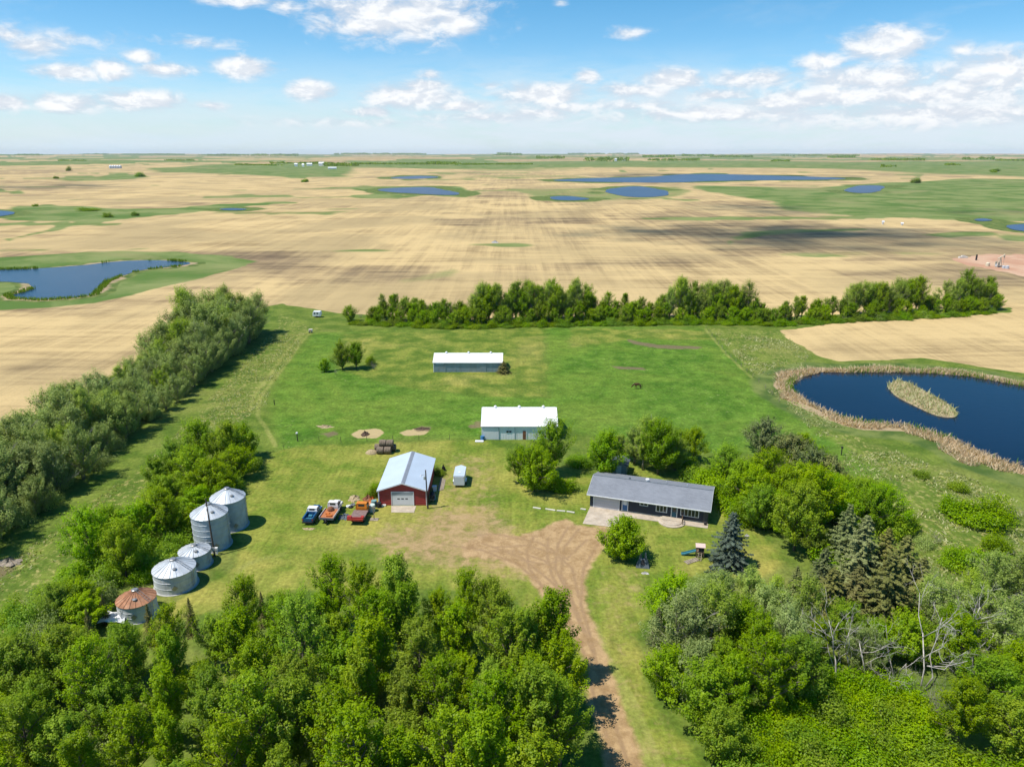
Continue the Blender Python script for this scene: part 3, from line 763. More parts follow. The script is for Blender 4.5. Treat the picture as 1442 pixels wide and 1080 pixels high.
def broad_tree(seed, H, Rr, base, nl, leaves, lsize, leaf, bark, cs=0.55, top=0.62, stems=1, bare=0, lean=0.0, upright=1.0):
    """H height, Rr crown radius, base bare fraction of trunk, nl limbs, top: height of the widest level"""
    rng = np.random.default_rng(seed)
    mb = MB(); cl = []
    ph = rng.uniform(0, 6.28, 3)
    lobe = lambda a: 1 + 0.22 * sin(2 * a + ph[0]) + 0.16 * sin(3 * a + ph[1])
    trunks = []
    for s in range(stems):
        a = 6.28 * s / stems + rng.uniform(0, 1)
        off = np.array([cos(a), sin(a), 0]) * (Rr * 0.35 if stems > 1 else Rr * lean)
        b0 = np.array([cos(a), sin(a), 0]) * (0.15 if stems > 1 else 0)
        pts = [b0]
        for k in range(1, 5):
            f = k / 4
            pts.append(b0 + off * f ** 1.2 + np.array([*rng.normal(0, 0.03 * H * 0.25, 2), H * 0.86 * f]))
        r0 = 0.021 * H / stems ** 0.5
        mb.tube(pts, [r0 * (1 - 0.84 * k / 4) for k in range(5)], 6)
        trunks.append(np.array(pts))
    n_ph = 0
    for i in range(nl):
        tr = trunks[i % stems]
        az = i * 2.39996 + rng.uniform(-0.35, 0.35)
        f = (i + 0.5) / nl
        z = base + (1.0 - base) * f ** 0.85                        # tip height
        prof = (np.sin(np.clip((z - base) / (top - base), 0, 1) * pi / 2) ** 0.7 if z < top else np.cos(np.clip((z - top) / (1.03 - top), 0, 1) * pi / 2) ** 0.75)
        r = Rr * prof * lobe(az) * rng.uniform(0.62, 1.05)
        if i % 4 == 3: r *= 0.5
        tip = np.array([cos(az) * r, sin(az) * r, H * min(z, 0.985) * rng.uniform(0.95, 1.02)])
        zs = max(base * 0.55 * H, tip[2] - r * rng.uniform(0.7, 1.2) * upright - 0.4)
        k = np.clip(zs / (H * 0.86) * 4, 0, 3.99); k0 = int(k)
        st = tr[k0] * (1 - (k - k0)) + tr[k0 + 1] * (k - k0)
        tip = tip + np.array([st[0], st[1], 0]) * 0.6
        path = curve3(st, tip, 0.08 * r, rng)
        rr = 0.010 * H * (1 - 0.6 * zs / H) / stems ** 0.3
        mb.tube(path, [rr, rr * 0.7, rr * 0.45, rr * 0.2], 5)
        d = unit(tip - st)
        if bare and i % bare == 0:                                  # a dead limb with twigs
            for q in range(4):
                e = path[2] + (tip - path[2]) * rng.uniform(0, 1)
                mb.tube([e, e + unit(d + rng.normal(0, 0.5, 3)) * rng.uniform(0.6, 1.3)], [0.03, 0.008], 4)
            continue
        g = unit(d + np.array([0, 0, 0.85 * upright]))
        cl.append((tip, g, cs * 1.7, cs * 0.52, 1.0))
        for q in range(4):
            w = rng.uniform(0.55, 1.0)
            side = rng.normal(0, 1, 3); side[2] = abs(side[2]) * 0.5
            p = st + (tip - st) * w + unit(side) * Rr * rng.uniform(0.14, 0.34)
            mb.tube([st + (tip - st) * (w * 0.8), p], [rr * 0.4, rr * 0.12], 4)
            cl.append((p, unit(unit(p - st) + np.array([0, 0, 0.8 * upright])), cs * rng.uniform(1.0, 1.7), cs * rng.uniform(0.38, 0.6), rng.uniform(0.5, 1.0)))
    tot = sum(c[4] for c in cl)
    cl = [(c, d, a, b, max(12, leaves * n / tot)) for c, d, a, b, n in cl]
    return mb_mesh('trunk', mb, bark), crown_mesh('crown', cl, rng, lsize, leaf)

def spruce_tree(seed, H, Rr, leaf, dens=1.0, droop=0.25, gap=0.42):
    rng = np.random.default_rng(seed)
    mb = MB()
    mb.tube([(0, 0, 0), (0, 0, H * 0.5), (0, 0, H * 0.98)], [0.022 * H, 0.013 * H, 0.003 * H], 6)
    Cs, Os, T = [], [], []
    z = 0.25
    while z < H * 0.985:
        f = z / H
        r0 = Rr * (1 - f) ** 0.82 * (0.82 + 0.18 * sin(z * 3.1)) + 0.10
        nb = max(5, int(5 + 7 * (1 - f)))
        a0 = rng.uniform(0, 6.28)
        for k in range(nb):
            a = a0 + 6.28 * k / nb + rng.normal(0, 0.14)
            r = r0 * rng.uniform(0.72, 1.12)
            d = np.array([cos(a), sin(a), 0]); sd = np.array([-sin(a), cos(a), 0])
            rise = 0.35 * f
            n = int(dens * (14 + 62 * r / 2.0))
            t = rng.uniform(0.12, 1.0, n) ** 0.8
            zz = z + r * t * (rise - droop * t) + r * 0.10 * np.clip(t - 0.75, 0, 1) * 3
            wdt = r * 0.30 * (1.12 - t)
            s = rng.uniform(-1, 1, n)
            p = d * (t * r)[:, None] + sd * (s * wdt)[:, None] + np.stack([np.zeros(n), np.zeros(n), zz - np.abs(s) * wdt * 0.3 + rng.normal(0, 0.05, n)], 1)
            Cs.append(p); Os.append(unit(d * 0.5 + sd * s[:, None] * 0.7 + np.array([0, 0, 0.6])))
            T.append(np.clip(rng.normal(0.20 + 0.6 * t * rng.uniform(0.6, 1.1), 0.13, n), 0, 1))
            if k % 2 == 0: mb.tube([(0, 0, z), tuple(d * r * 0.8 + np.array([0, 0, z + r * 0.8 * (rise - droop * 0.8)]))], [0.03, 0.01], 4)
        z += gap * rng.uniform(0.8, 1.2) * (0.75 + 0.4 * (1 - f))
    C, O, T = np.concatenate(Cs), np.concatenate(Os), np.concatenate(T)
    V = leaf_quads(C, O, rng, 0.27, aspect=0.42, upb=0.5, jit=0.55)
    V[:, 2] = np.maximum(V[:, 2], 0.05)
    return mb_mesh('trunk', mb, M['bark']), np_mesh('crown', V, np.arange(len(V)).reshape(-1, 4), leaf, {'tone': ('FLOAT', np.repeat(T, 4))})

def shrub_plant(seed, H, Rr, leaves, lsize, leaf, bark, cs=0.34, n=26, flat=0.9):
    rng = np.random.default_rng(seed)
    mb = MB(); cl = []
    ph = rng.uniform(0, 6.28, 2)
    for i in range(n):
        az = i * 2.4 + rng.uniform(-.3, .3)
        el = math.asin(rng.uniform(0.08, 1.0))
        k = rng.uniform(0.62, 1.0) * (1 + 0.25 * sin(2 * az + ph[0]) + 0.12 * sin(3 * az + ph[1]))
        p = np.array([cos(az) * cos(el) * Rr * k, sin(az) * cos(el) * Rr * k, max(0.25, sin(el) * H * flat * k)])
        st = np.array([cos(az) * 0.12 * Rr, sin(az) * 0.12 * Rr, 0])
        mb.tube(curve3(st, p, 0.1 * H, rng), [0.035, 0.028, 0.02, 0.008], 4)
        cl.append((p, unit(p * np.array([1, 1, 1.4])), cs * Rr * 0.42, cs * Rr * 0.34, rng.uniform(0.5, 1)))
        cl.append((p * 0.66, unit(p), cs * Rr * 0.42, cs * Rr * 0.36, rng.uniform(0.3, 0.7)))
    tot = sum(c[4] for c in cl)
    cl = [(c, d, a, b, max(8, leaves * q / tot)) for c, d, a, b, q in cl]
    return mb_mesh('stems', mb, bark), crown_mesh('foliage', cl, rng, lsize, leaf)

def bare_tree(seed, H, spread, bark, stems=1, lv=3, thick=1.0):
    rng = np.random.default_rng(seed)
    mb = MB()
    def grow(p, d, ln, r, k):
        d = d / np.linalg.norm(d)
        mid = p + d * ln * 0.5 + rng.normal(0, 0.06 * ln, 3)
        e = p + d * ln + rng.normal(0, 0.05 * ln, 3)
        mb.tube([p, mid, e], [r, r * 0.8, r * 0.5], 5 if k > 1 else 4)
        if k == 0: return
        for q in range(3 if k > 1 else 4):
            o = p + (e - p) * rng.uniform(0.45, 1.0)
            nd = unit(d * 0.8 + rng.normal(0, 0.55, 3) * spread + np.array([0, 0, 0.12]))
            grow(o, nd, ln * rng.uniform(0.42, 0.7), r * 0.5, k - 1)
    for s in range(stems):
        a = 6.28 * s / stems + rng.uniform(0, 2)
        grow(np.array([0.1 * cos(a), 0.1 * sin(a), 0.0]), np.array([cos(a) * 0.28 * spread, sin(a) * 0.28 * spread, 1.0]), H * 0.55, 0.016 * H * thick, lv)
    for i, v in enumerate(mb.v):
        if v[2] < 0: mb.v[i] = (v[0], v[1], 0.02)
    return mb_mesh('trunk', mb, bark)

KIND = {}
def kind(key, name, cat, protos, parts=('trunk', 'crown')):
    KIND[key] = dict(name=name, cat=cat, protos=protos, parts=parts)

kind('cotton', 'cottonwood_tree', 'tree', [broad_tree(100 + i, h, r, b, n, 14000, 0.205, L['cotton'], M['bark'], cs=0.50, top=0.6, lean=ln) for i, (h, r, b, n, ln) in
     enumerate([(11.8, 2.9, 0.20, 46, 0.1), (10.6, 2.5, 0.26, 40, 0.25), (13.0, 3.1, 0.24, 50, -0.1), (9.4, 2.6, 0.16, 40, 0.2), (12.0, 2.1, 0.28, 38, 0.0), (11.0, 3.3, .3, 40, .3), (8.4, 2.0, .2, 32, .1)])])
kind('lime', 'box_elder_tree', 'tree', [broad_tree(200 + i, h, r, b, n, 15000, 0.205, L['lime'], M['bark'], cs=0.50, top=0.52, upright=0.7) for i, (h, r, b, n) in
     enumerate([(6.6, 3.2, 0.10, 46), (7.4, 3.3, 0.14, 50), (5.6, 2.9, 0.08, 42)])])
kind('round', 'maple_tree', 'tree', [broad_tree(250, 6.0, 3.0, 0.10, 84, 20000, 0.23, L['lime'], M['bark'], cs=0.52, top=0.46, upright=0.6)])
kind('ash', 'ash_tree', 'tree', [broad_tree(300 + i, h, r, b, n, 15000, 0.20, L['ash'], M['bark'], cs=0.50, top=0.58, upright=0.8) for i, (h, r, b, n) in
     enumerate([(7.6, 3.0, 0.22, 44), (8.6, 2.8, 0.30, 40), (6.6, 2.7, 0.18, 40)])])
kind('poplar', 'poplar_tree', 'tree', [broad_tree(400 + i, h, r, b, n, 10500, 0.20, L['poplar'], M['bark_pale'], cs=0.52, top=0.66, bare=bb, upright=1.2) for i, (h, r, b, n, bb) in
     enumerate([(11.0, 2.5, 0.22, 42, 7), (12.4, 2.4, 0.30, 44, 9), (9.6, 2.6, 0.20, 40, 6), (8.4, 2.3, 0.16, 36, 8)])])
kind('olive', 'willow_tree', 'tree', [broad_tree(500 + i, h, r, b, n, 13000, 0.20, L['olive'], M['bark_pale'], cs=0.55, top=0.55, stems=2, bare=bb, upright=0.8) for i, (h, r, b, n, bb) in
     enumerate([(8.4, 3.4, 0.10, 52, 9), (7.2, 3.2, 0.08, 48, 8), (9.4, 3.2, 0.14, 50, 7)])])
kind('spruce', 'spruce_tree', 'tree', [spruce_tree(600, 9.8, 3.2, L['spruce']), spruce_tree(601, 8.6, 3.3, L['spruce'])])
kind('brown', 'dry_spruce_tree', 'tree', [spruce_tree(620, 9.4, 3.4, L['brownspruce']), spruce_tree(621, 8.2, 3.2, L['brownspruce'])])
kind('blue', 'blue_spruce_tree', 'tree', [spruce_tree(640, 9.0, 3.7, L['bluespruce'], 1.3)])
kind('pine', 'pine_tree', 'tree', [broad_tree(660 + i, h, r, 0.08, 46, 10500, 0.24, L['spruce'], M['bark'], cs=0.5, top=0.45, upright=0.5) for i, (h, r) in enumerate([(6.6, 3.4), (5.6, 3.0)])])
kind('shrub', 'leafy_shrub', 'shrub', [shrub_plant(700 + i, h, r, 6000, 0.24, L['shrub'], M['bark'], cs=0.9) for i, (h, r) in enumerate([(2.6, 2.2), (2.0, 2.0), (3.4, 2.3)])], ('stems', 'foliage'))
kind('limeshrub', 'lime_green_shrub', 'shrub', [shrub_plant(720 + i, h, r, 7500, 0.25, L['lime'], M['bark'], cs=0.9) for i, (h, r) in enumerate([(3.2, 2.4), (2.6, 2.3)])], ('stems', 'foliage'))
kind('greyshrub', 'grey_green_shrub', 'shrub', [shrub_plant(740 + i, h, r, 4200, 0.20, L['olive'], M['twig_grey'], cs=0.9) for i, (h, r) in enumerate([(2.4, 2.2), (3.0, 2.4)])], ('stems', 'foliage'))
kind('dead', 'dead_tree', 'tree', [(bare_tree(800 + i, h, sp, M['bark_dead'], st, 4, 0.55),) for i, (h, sp, st) in enumerate([(12.0, 0.9, 1), (11.0, 1.2, 2), (10.0, 1.4, 1), (8.5, 1.5, 2)])], ('trunk',))
kind('bareshrub', 'bare_shrub', 'shrub', [(bare_tree(840 + i, h, 1.2, M['twig_grey'], 9, 3, 0.35),) for i, h in enumerate([3.6, 2.6])], ('branches',))

NTREE = {}
def plant(key, x, y, label, h=1.0, w=None, proto=None, group=None, rz=None):
    K = KIND[key]
    i = NTREE.get(key, 0); NTREE[key] = i + 1
    p = K['protos'][(i if proto is None else proto) % len(K['protos'])]
    o = thing(K['name'], label, K['cat'], (x, y, 0.0), rz if rz is not None else random.uniform(0, 6.28), group)
    o.scale = (w or h, w or h, h)
    if len(p) == 1:
        link(K['parts'][0], p[0], o)
    else:
        for nm, me in zip(K['parts'], p):
            link(nm, me, o)
    return o

def plant_px(key, px, py, label, **k):
    return plant(key, *G(px, py), label, **k)

_U = ['first', 'second', 'third', 'fourth', 'fifth', 'sixth', 'seventh', 'eighth', 'ninth', 'tenth', 'eleventh', 'twelfth', 'thirteenth', 'fourteenth', 'fifteenth', 'sixteenth', 'seventeenth', 'eighteenth', 'nineteenth']
ORD = list(_U)
for tens, th in (('twenty', 'twentieth'), ('thirty', 'thirtieth'), ('forty', 'fortieth'), ('fifty', 'fiftieth'), ('sixty', 'sixtieth'), ('seventy', 'seventieth'), ('eighty', 'eightieth'), ('ninety', 'ninetieth')):
    ORD += [th] + [f'{tens}-{w}' for w in _U[:9]]
LOOK = {'cotton': 'bright green cottonwood', 'lime': 'lime green box elder', 'ash': 'green ash', 'poplar': 'grey-green poplar', 'olive': 'silvery willow', 'spruce': 'dark spruce', 'brown': 'brownish spruce', 'shrub': 'leafy shrub', 'limeshrub': 'lime green shrub', 'greyshrub': 'grey-green shrub', 'dead': 'bare dead tree', 'bareshrub': 'bare grey shrub'}
# ------------------------------------------------------------------ the planting
rnd = random.Random(11)

# grove between the lens and the yard, planted in rows along the drive's west side
grove_edge = GP([(20, 985), (90, 950), (165, 925), (240, 905), (320, 893), (400, 888), (470, 878), (560, 880), (650, 888), (720, 905), (770, 945), (800, 985), (818, 1010), (838, 1090)]) + [(10, 40), (-60, 40), (-62, 60)]
def inside(p, poly):
    return sdf(np.array([p]), poly)[0] < 0
rowno = 0
y = 90.5
while y > 44:
    xs = []
    x = 2.5
    while x > -64:
        px_, py_ = x + rnd.uniform(-1.2, 1.2), y + rnd.uniform(-1.3, 1.3)
        if inside((px_, py_), grove_edge) and not (py_ > 76 and -54 < px_ < -39): xs.append((px_, py_))
        x -= rnd.uniform(4.0, 5.2)
    for i, (a, b) in enumerate(xs):
        fr = (a + 52) / 52
        k = 'cotton' if rnd.random() < (0.93 if fr > 0.45 else 0.66) else ('poplar' if rnd.random() < 0.25 else 'ash')
        h = rnd.uniform(0.80, 1.12) * (0.98 if fr > 0.4 else 0.82)
        if k == 'ash': h *= 1.1
        plant(k, a, b, f"{LOOK[k]}, {ORD[i]} from the driveway in the {ORD[rowno]} row below the yard", h=h, w=h * rnd.uniform(0.92, 1.1), group='trees of the grove beside the driveway')
    rowno += 1
    y -= 5.3
for i, (px, py, k, hh) in enumerate([(520, 985, 'greyshrub', 1), (345, 985, 'shrub', 0.9), (640, 1000, 'shrub', 0.8), (215, 985, 'bareshrub', 0.9), (150, 1040, 'greyshrub', 1.0), (700, 1060, 'shrub', 0.8), (610, 1040, 'shrub', .8), (430, 1060, 'greyshrub', .9), (770, 1040, 'shrub', .7), (330, 1065, 'shrub', .9)]):
    plant_px(k, px, py, f"{LOOK[k]} under the grove beside the driveway, {ORD[i]} of the undergrowth", h=hh, group='undergrowth of the driveway grove')
for i, (px, py, h) in enumerate([(215, 905, 0.62), (272, 892, 0.66), (130, 905, 0.55), (372, 880, 0.62), (150, 875, .45)]):
    plant_px('brown', px, py, f"thin brownish spruce at the grove's upper edge, {ORD[i]} near the rusty-roofed bin", h=h, w=h * 0.62)

for px, py, h, w, lab in [(792, 1004, 1.0, 1.1, 'tall cottonwood overhanging the driveway, its shadow on the track'), (778, 958, 1.0, 1.1, 'broad cottonwood overhanging the driveway nearer the yard'), (788, 1078, .95, 1.0, 'cottonwood leaning over the driveway at the bottom of the picture')]:
    plant_px('cotton', px, py, lab, h=h, w=w)

# grove on the other side of the drive
right_grove = [  # px, py of the foot, kind, height factor, words
    (945, 885, 'lime', 1.15, 'vivid lime box elder at the lawn corner of the grove'),
    (925, 905, 'spruce', 0.55, 'small dark spruce against the lawn edge of the grove'),
    (975, 900, 'olive', 0.95, 'silvery willow behind the vivid lime box elder'),
    (1010, 880, 'olive', 1.0, 'silvery willow by the yard below the play set'),
    (1050, 876, 'poplar', 0.82, 'grey-green poplar below the blue spruce'),
    (1085, 880, 'poplar', 0.80, 'grey-green poplar below the small dark spruce'),
    (960, 945, 'olive', 1.05, 'broad silvery willow in the lawn-side row'),
    (1000, 930, 'poplar', 0.95, 'pale-limbed poplar behind the lawn-side willows'),
    (1040, 920, 'ash', 1.1, 'fresh green ash amid the silvery willows'),
    (1085, 915, 'olive', 1.0, 'silvery willow with bare limbs showing'),
    (1130, 905, 'poplar', 0.75, 'thin poplar just below the brown spruces'),
    (940, 985, 'lime', 0.9, 'yellow-green box elder leaning over the lawn'),
    (975, 985, 'olive', 1.0, 'grey willow over its own shadow on the lawn'),
    (1015, 975, 'cotton', 0.8, 'bright cottonwood in the middle of the lawn-side grove'),
    (1060, 965, 'cotton', 0.8, 'upright cottonwood among paler willows'),
    (1105, 955, 'olive', 0.95, 'ragged willow beside the dead trunks'),
    (990, 1030, 'ash', 1.1, 'dark green ash at the drive end of the grove'),
    (1030, 1025, 'cotton', 0.85, 'cottonwood rising behind the drive-end ash'),
    (1075, 1010, 'cotton', 0.82, 'broad cottonwood above the bramble thicket'),
    (1115, 1000, 'ash', 1.05, 'low ash between the cottonwoods and dead trunks'),
    (1015, 1080, 'ash', 1.0, 'ash at the bottom edge of the picture by the drive'),
    (1150, 940, 'cotton', 0.70, 'small cottonwood behind the first dead trunk'),
    (1185, 915, 'ash', 0.85, 'ash tree just below the tallest brown spruce'),
    (1230, 925, 'lime', 0.85, 'yellowish box elder between dead trunks'),
    (1275, 930, 'lime', 0.95, 'lime box elder behind the forked dead tree'),
    (1320, 900, 'olive', 0.95, 'silvery willow with white dead limbs above it'),
    (1365, 900, 'poplar', 0.85, 'poplar at the field edge of the dead timber'),
    (1405, 920, 'olive', 1.05, 'tall willow at the frame edge beyond the dead timber'),
    (1345, 950, 'ash', 0.9, 'green ash behind the grey bare shrub'),
    (1300, 830, 'greyshrub', 1.1, 'grey shrub in the rough grass above the dead timber'),
    (1390, 850, 'olive', 0.85, 'willow thicket at the meadow edge'),
    (1360, 860, 'poplar', 0.70, 'spindly poplar at the meadow edge'),
    (1430, 860, 'poplar', 0.8, 'poplar by the frame edge above the dead timber'),
    (1300, 880, 'poplar', 0.6, 'short poplar right of the brown spruces'),
    (1425, 980, 'ash', 1.0, 'spreading ash low at the frame edge'),
    (1390, 1010, 'ash', 0.95, 'spreading ash beside the grey bare shrub'),
    (1345, 1050, 'ash', 0.9, 'bushy ash below the grey bare shrub'),
    (1420, 1070, 'ash', 1.0, 'bushy ash in the bottom corner'),
    (1210, 945, 'olive', 0.7, 'thin willow among the dead trunks'),
    (1330, 925, 'cotton', .6, 'small cottonwood under the fallen limbs'),
]
for px, py, k, h, lab in right_grove:
    plant_px(k, px, py, lab, h=h, w=h * rnd.uniform(0.95, 1.15), group='trees of the grove across the driveway')
for i, (px, py, h, p, a) in enumerate([(1178, 975, 1.0, 0, 1.0), (1200, 955, 0.8, 0, 2.2), (1222, 960, 0.9, 2, 0.3), (1295, 975, 1.05, 1, 4.0), (1335, 940, 1.0, 0, 5.0), (1362, 955, 0.85, 2, 2.0), (1410, 930, 0.95, 3, 0.0), (1130, 935, 0.8, 2, 3.3), (1262, 955, .8, 3, 1.2), (1385, 900, .9, 2, 4.1), (1250, 985, .6, 2, 5.5), (1428, 955, .8, 2, 1)]):
    plant_px('dead', px, py + 4, f"bleached dead tree, {ORD[i]} of the bare trunks counted outward from the lawn-side grove" if i else "tall bleached dead trunk closest to the lawn-side grove", h=h * 1.12, proto=p, rz=a, group='dead timber')
plant_px('bareshrub', 1318, 1010, 'wide grey leafless shrub in the bramble thicket', h=1.5, w=1.5, proto=0)
k_ = 0
for py, x0, x1 in ((985, 1140, 1290), (1005, 1125, 1300), (1030, 1070, 1310), (1055, 1050, 1320), (1085, 1050, 1400), (1110, 1040, 1440), (1140, 1040, 1450)):
    x = x0
    while x < x1:
        key = 'limeshrub' if rnd.random() < 0.7 else 'shrub'
        plant_px(key, x + rnd.uniform(-8, 8), py + rnd.uniform(-6, 6), f"{LOOK[key]} of the bramble thicket, {ORD[k_]} counted from the dead trunks down", h=rnd.uniform(0.8, 1.15), w=rnd.uniform(0.9, 1.15), group='shrubs of the bramble thicket')
        k_ += 1
        x += rnd.uniform(30, 40)

# spruces and thicket to the right of the house
for px, py, k, h, w, lab in [
    (1075, 640, 'pine', 1.0, 1.0, 'wide dark pine topping the thicket toward the pond'),
    (1112, 655, 'pine', 1.0, 1.0, 'ragged grey pine beside the wide dark one'),
    (1140, 682, 'pine', 1.0, 1.0, 'grey pine amid lime green trees'),
    (1165, 690, 'pine', 1.0, 1.0, 'low grey pine behind the lime thicket'),
    (1185, 800, 'spruce', 1.12, 1.15, 'tall grey-green spruce leading the row above the dead timber'),
    (1206, 830, 'spruce', 1.10, 1.28, 'silvery-tipped spruce second in the row'),
    (1238, 832, 'brown', 1.10, 1.22, 'olive brown spruce in the row above the dead timber'),
    (1262, 852, 'brown', 1.03, 1.34, 'russet-topped spruce in the spruce row'),
    (1288, 862, 'brown', 0.92, 1.28, 'broad brown spruce ending the row'),
    (1240, 885, 'brown', 1.06, 1.41, 'biggest brown spruce in front of the row'),
    (1200, 868, 'brown', 0.84, 1.15, 'brownish spruce under the silvery-tipped one'),
    (1165, 870, 'brown', 0.73, 1.09, 'short brown spruce at the yard end of the row'),
    (1118, 842, 'spruce', 0.54, 0.55, 'small narrow dark spruce alone on the yard edge'),
    (1155, 835, 'spruce', 0.67, 0.90, 'little dark spruce tucked behind the row'),
]:
    plant_px(k, px, py, lab, h=h * 1.12, w=w * 1.2)
plant_px('blue', 1026, 797, 'big blue spruce on the lawn beside the house', h=1.02, w=1.18)
thicket = [
    (1000, 690, 'limeshrub', 1.36, 'lime shrub at the house end of the thicket'), (985, 676, 'shrub', 1.24, 'dark leafy shrub behind the house corner'), (1020, 672, 'lime', 0.87, 'yellowish box elder behind the house corner'),
    (1040, 700, 'lime', 1.19, 'round lime box elder beside the house gable'), (1060, 716, 'lime', 1.12, 'lime box elder next along from the gable one'), (1035, 722, 'limeshrub', 1.12, 'low lime shrub at the lawn corner by the gable'),
    (1080, 690, 'lime', 1.05, 'lime box elder below the wide dark pine'), (1118, 775, 'ash', 1.40, 'big leafy ash casting shade on the lawn'), (1095, 745, 'lime', 1.10, 'lime box elder just behind the shady ash'),
    (1142, 755, 'ash', 1.33, 'dark green ash next to the spruce row'), (1125, 710, 'lime', 1.12, 'lime box elder in the middle of the thicket'), (1165, 735, 'lime', 1.12, 'lime box elder behind the tall grey-green spruce'),
    (1180, 715, 'lime', 0.98, 'lime box elder on the pond side of the thicket'), (1210, 728, 'lime', 1.01, 'yellow-green box elder above the spruce row'), (1240, 742, 'lime', 0.98, 'box elder near the open meadow end'),
    (1268, 745, 'shrub', 1.36, 'leafy shrub ending the thicket on the meadow'), (1255, 750, 'limeshrub', 1.12, 'lime shrub at the meadow end of the thicket'), (1130, 640, 'lime', 0.77, 'small upright lime tree behind the ragged grey pine'),
    (1150, 665, 'lime', 0.77, 'small lime tree facing the pond'), (1195, 695, 'limeshrub', 1.24, 'lime shrub facing the pond'), (1045, 735, 'shrub', 0.99, 'small shrub by the lawn corner'),
    (1225, 700, 'limeshrub', 1.12, 'lime shrub nearer the meadow on the pond side'), (1170, 800, 'limeshrub', 1.12, 'lime shrub at the foot of the spruce row'), (1083, 725, 'limeshrub', 1.24, 'lime shrub between the two gable box elders'),
    (1070, 745, 'lime', 1.0, 'lime box elder at the lawn edge between gable and shady ash'), (1100, 715, 'ash', 1.05, 'ash in the middle of the thicket behind the shady one'), (1150, 720, 'ash', 1.0, 'ash toward the pond side of the thicket middle'),
    (1195, 745, 'lime', 0.95, 'lime box elder close behind the spruce row'), (1225, 750, 'ash', 0.9, 'ash close behind the silvery-tipped spruce'), (1060, 690, 'lime', 0.85, 'lime box elder behind the two gable trees'), (1148, 790, 'ash', 0.8, 'ash just beside the leading spruce of the row'),
]
for px, py, k, h, lab in thicket:
    plant_px(k, px, py, lab, h=h, w=h * rnd.uniform(1.0, 1.15), group='thicket beside the house')
for px, py, k, h, w, lab in [
    (1375, 735, 'shrub', 1.25, 1.9, 'huge domed shrub alone in the meadow'), (1345, 722, 'shrub', 1.0, 1.4, 'leafy shrub hugging the huge domed one'), (1400, 732, 'shrub', 1.15, 1.3, 'dark shrub on the pond side of the domed one'),
    (1350, 690, 'shrub', 0.7, 0.8, 'small yellowish shrub just behind the domed one'), (1425, 735, 'bareshrub', 0.9, 1.1, 'grey leafless shrub between the domed shrub and frame edge'), (1297, 672, 'shrub', 0.6, 0.7, 'small lone shrub in the meadow near the pond'),
    (1380, 800, 'limeshrub', 1.0, 1.3, 'olive green shrub in the wet meadow'), (1350, 795, 'limeshrub', 0.9, 1.1, 'yellowish shrub with a dark hollow in the wet meadow'), (1320, 765, 'bareshrub', 0.8, 1.0, 'straggling bare shrub in the meadow beyond the spruces'),
    (1300, 770, 'greyshrub', 0.7, 0.8, 'grey-green shrub beside the straggling bare one'), (1400, 775, 'shrub', .8, 1, 'green shrub below the domed one'), (1420, 830, 'greyshrub', 1.2, 1.4, 'grey shrub low in the wet meadow')]:
    plant_px(k, px, py, lab, h=h, w=w)

# trees about the house
for px, py, k, h, w, lab in [
    (752, 692, 'lime', 1.15, 1.25, 'broad tree standing between the white barn and the house'), (776, 668, 'ash', 1.4, 1.25, 'taller ash behind the broad tree by the white barn'), (730, 680, 'ash', 0.8, 0.85, 'ash on the barn side of the broad tree'),
    (790, 690, 'limeshrub', 0.9, 1.0, 'lime shrub at the foot of the tree clump by the barn'), (768, 688, 'lime', 0.7, 0.9, 'smaller box elder in the clump by the barn'), (815, 655, 'limeshrub', 0.7, 0.9, 'lime shrub between the tree clump and the grey shed'),
    (851, 674, 'ash', 1.34, 1.38, 'ash tree standing against the little grey shed'), (893, 652, 'poplar', 0.76, 1.12, 'pale poplar behind the house beside the grey shed'), (926, 668, 'ash', 1.40, 1.38, 'tallest green tree behind the house ridge'),
    (872, 648, 'poplar', 0.62, 0.85, 'slender pale poplar beyond the little grey shed'), (938, 652, 'poplar', 0.66, 0.9, 'slender poplar between tallest green tree and gable end'), (976, 650, 'ash', 0.8, 0.9, 'small ash beside the round dark shrub by the gable'), (905, 662, 'poplar', 0.62, 0.8, 'slender poplar close behind the house ridge'), (913, 640, 'poplar', 0.84, 1.25, 'pale poplar at the back of the house group'), (950, 662, 'poplar', 0.74, 1.19, 'grey poplar toward the gable end behind the house'), (968, 655, 'shrub', 0.9, 1.0, 'round dark shrub behind the gable end'), (955, 640, 'ash', .8, .9, 'ash at the far end behind the house')]:
    plant_px(k, px, py, lab, h=h, w=w)
plant_px('round', 876, 786, 'round bright green maple on the lawn beside the concrete apron', h=1.05, w=1.06)

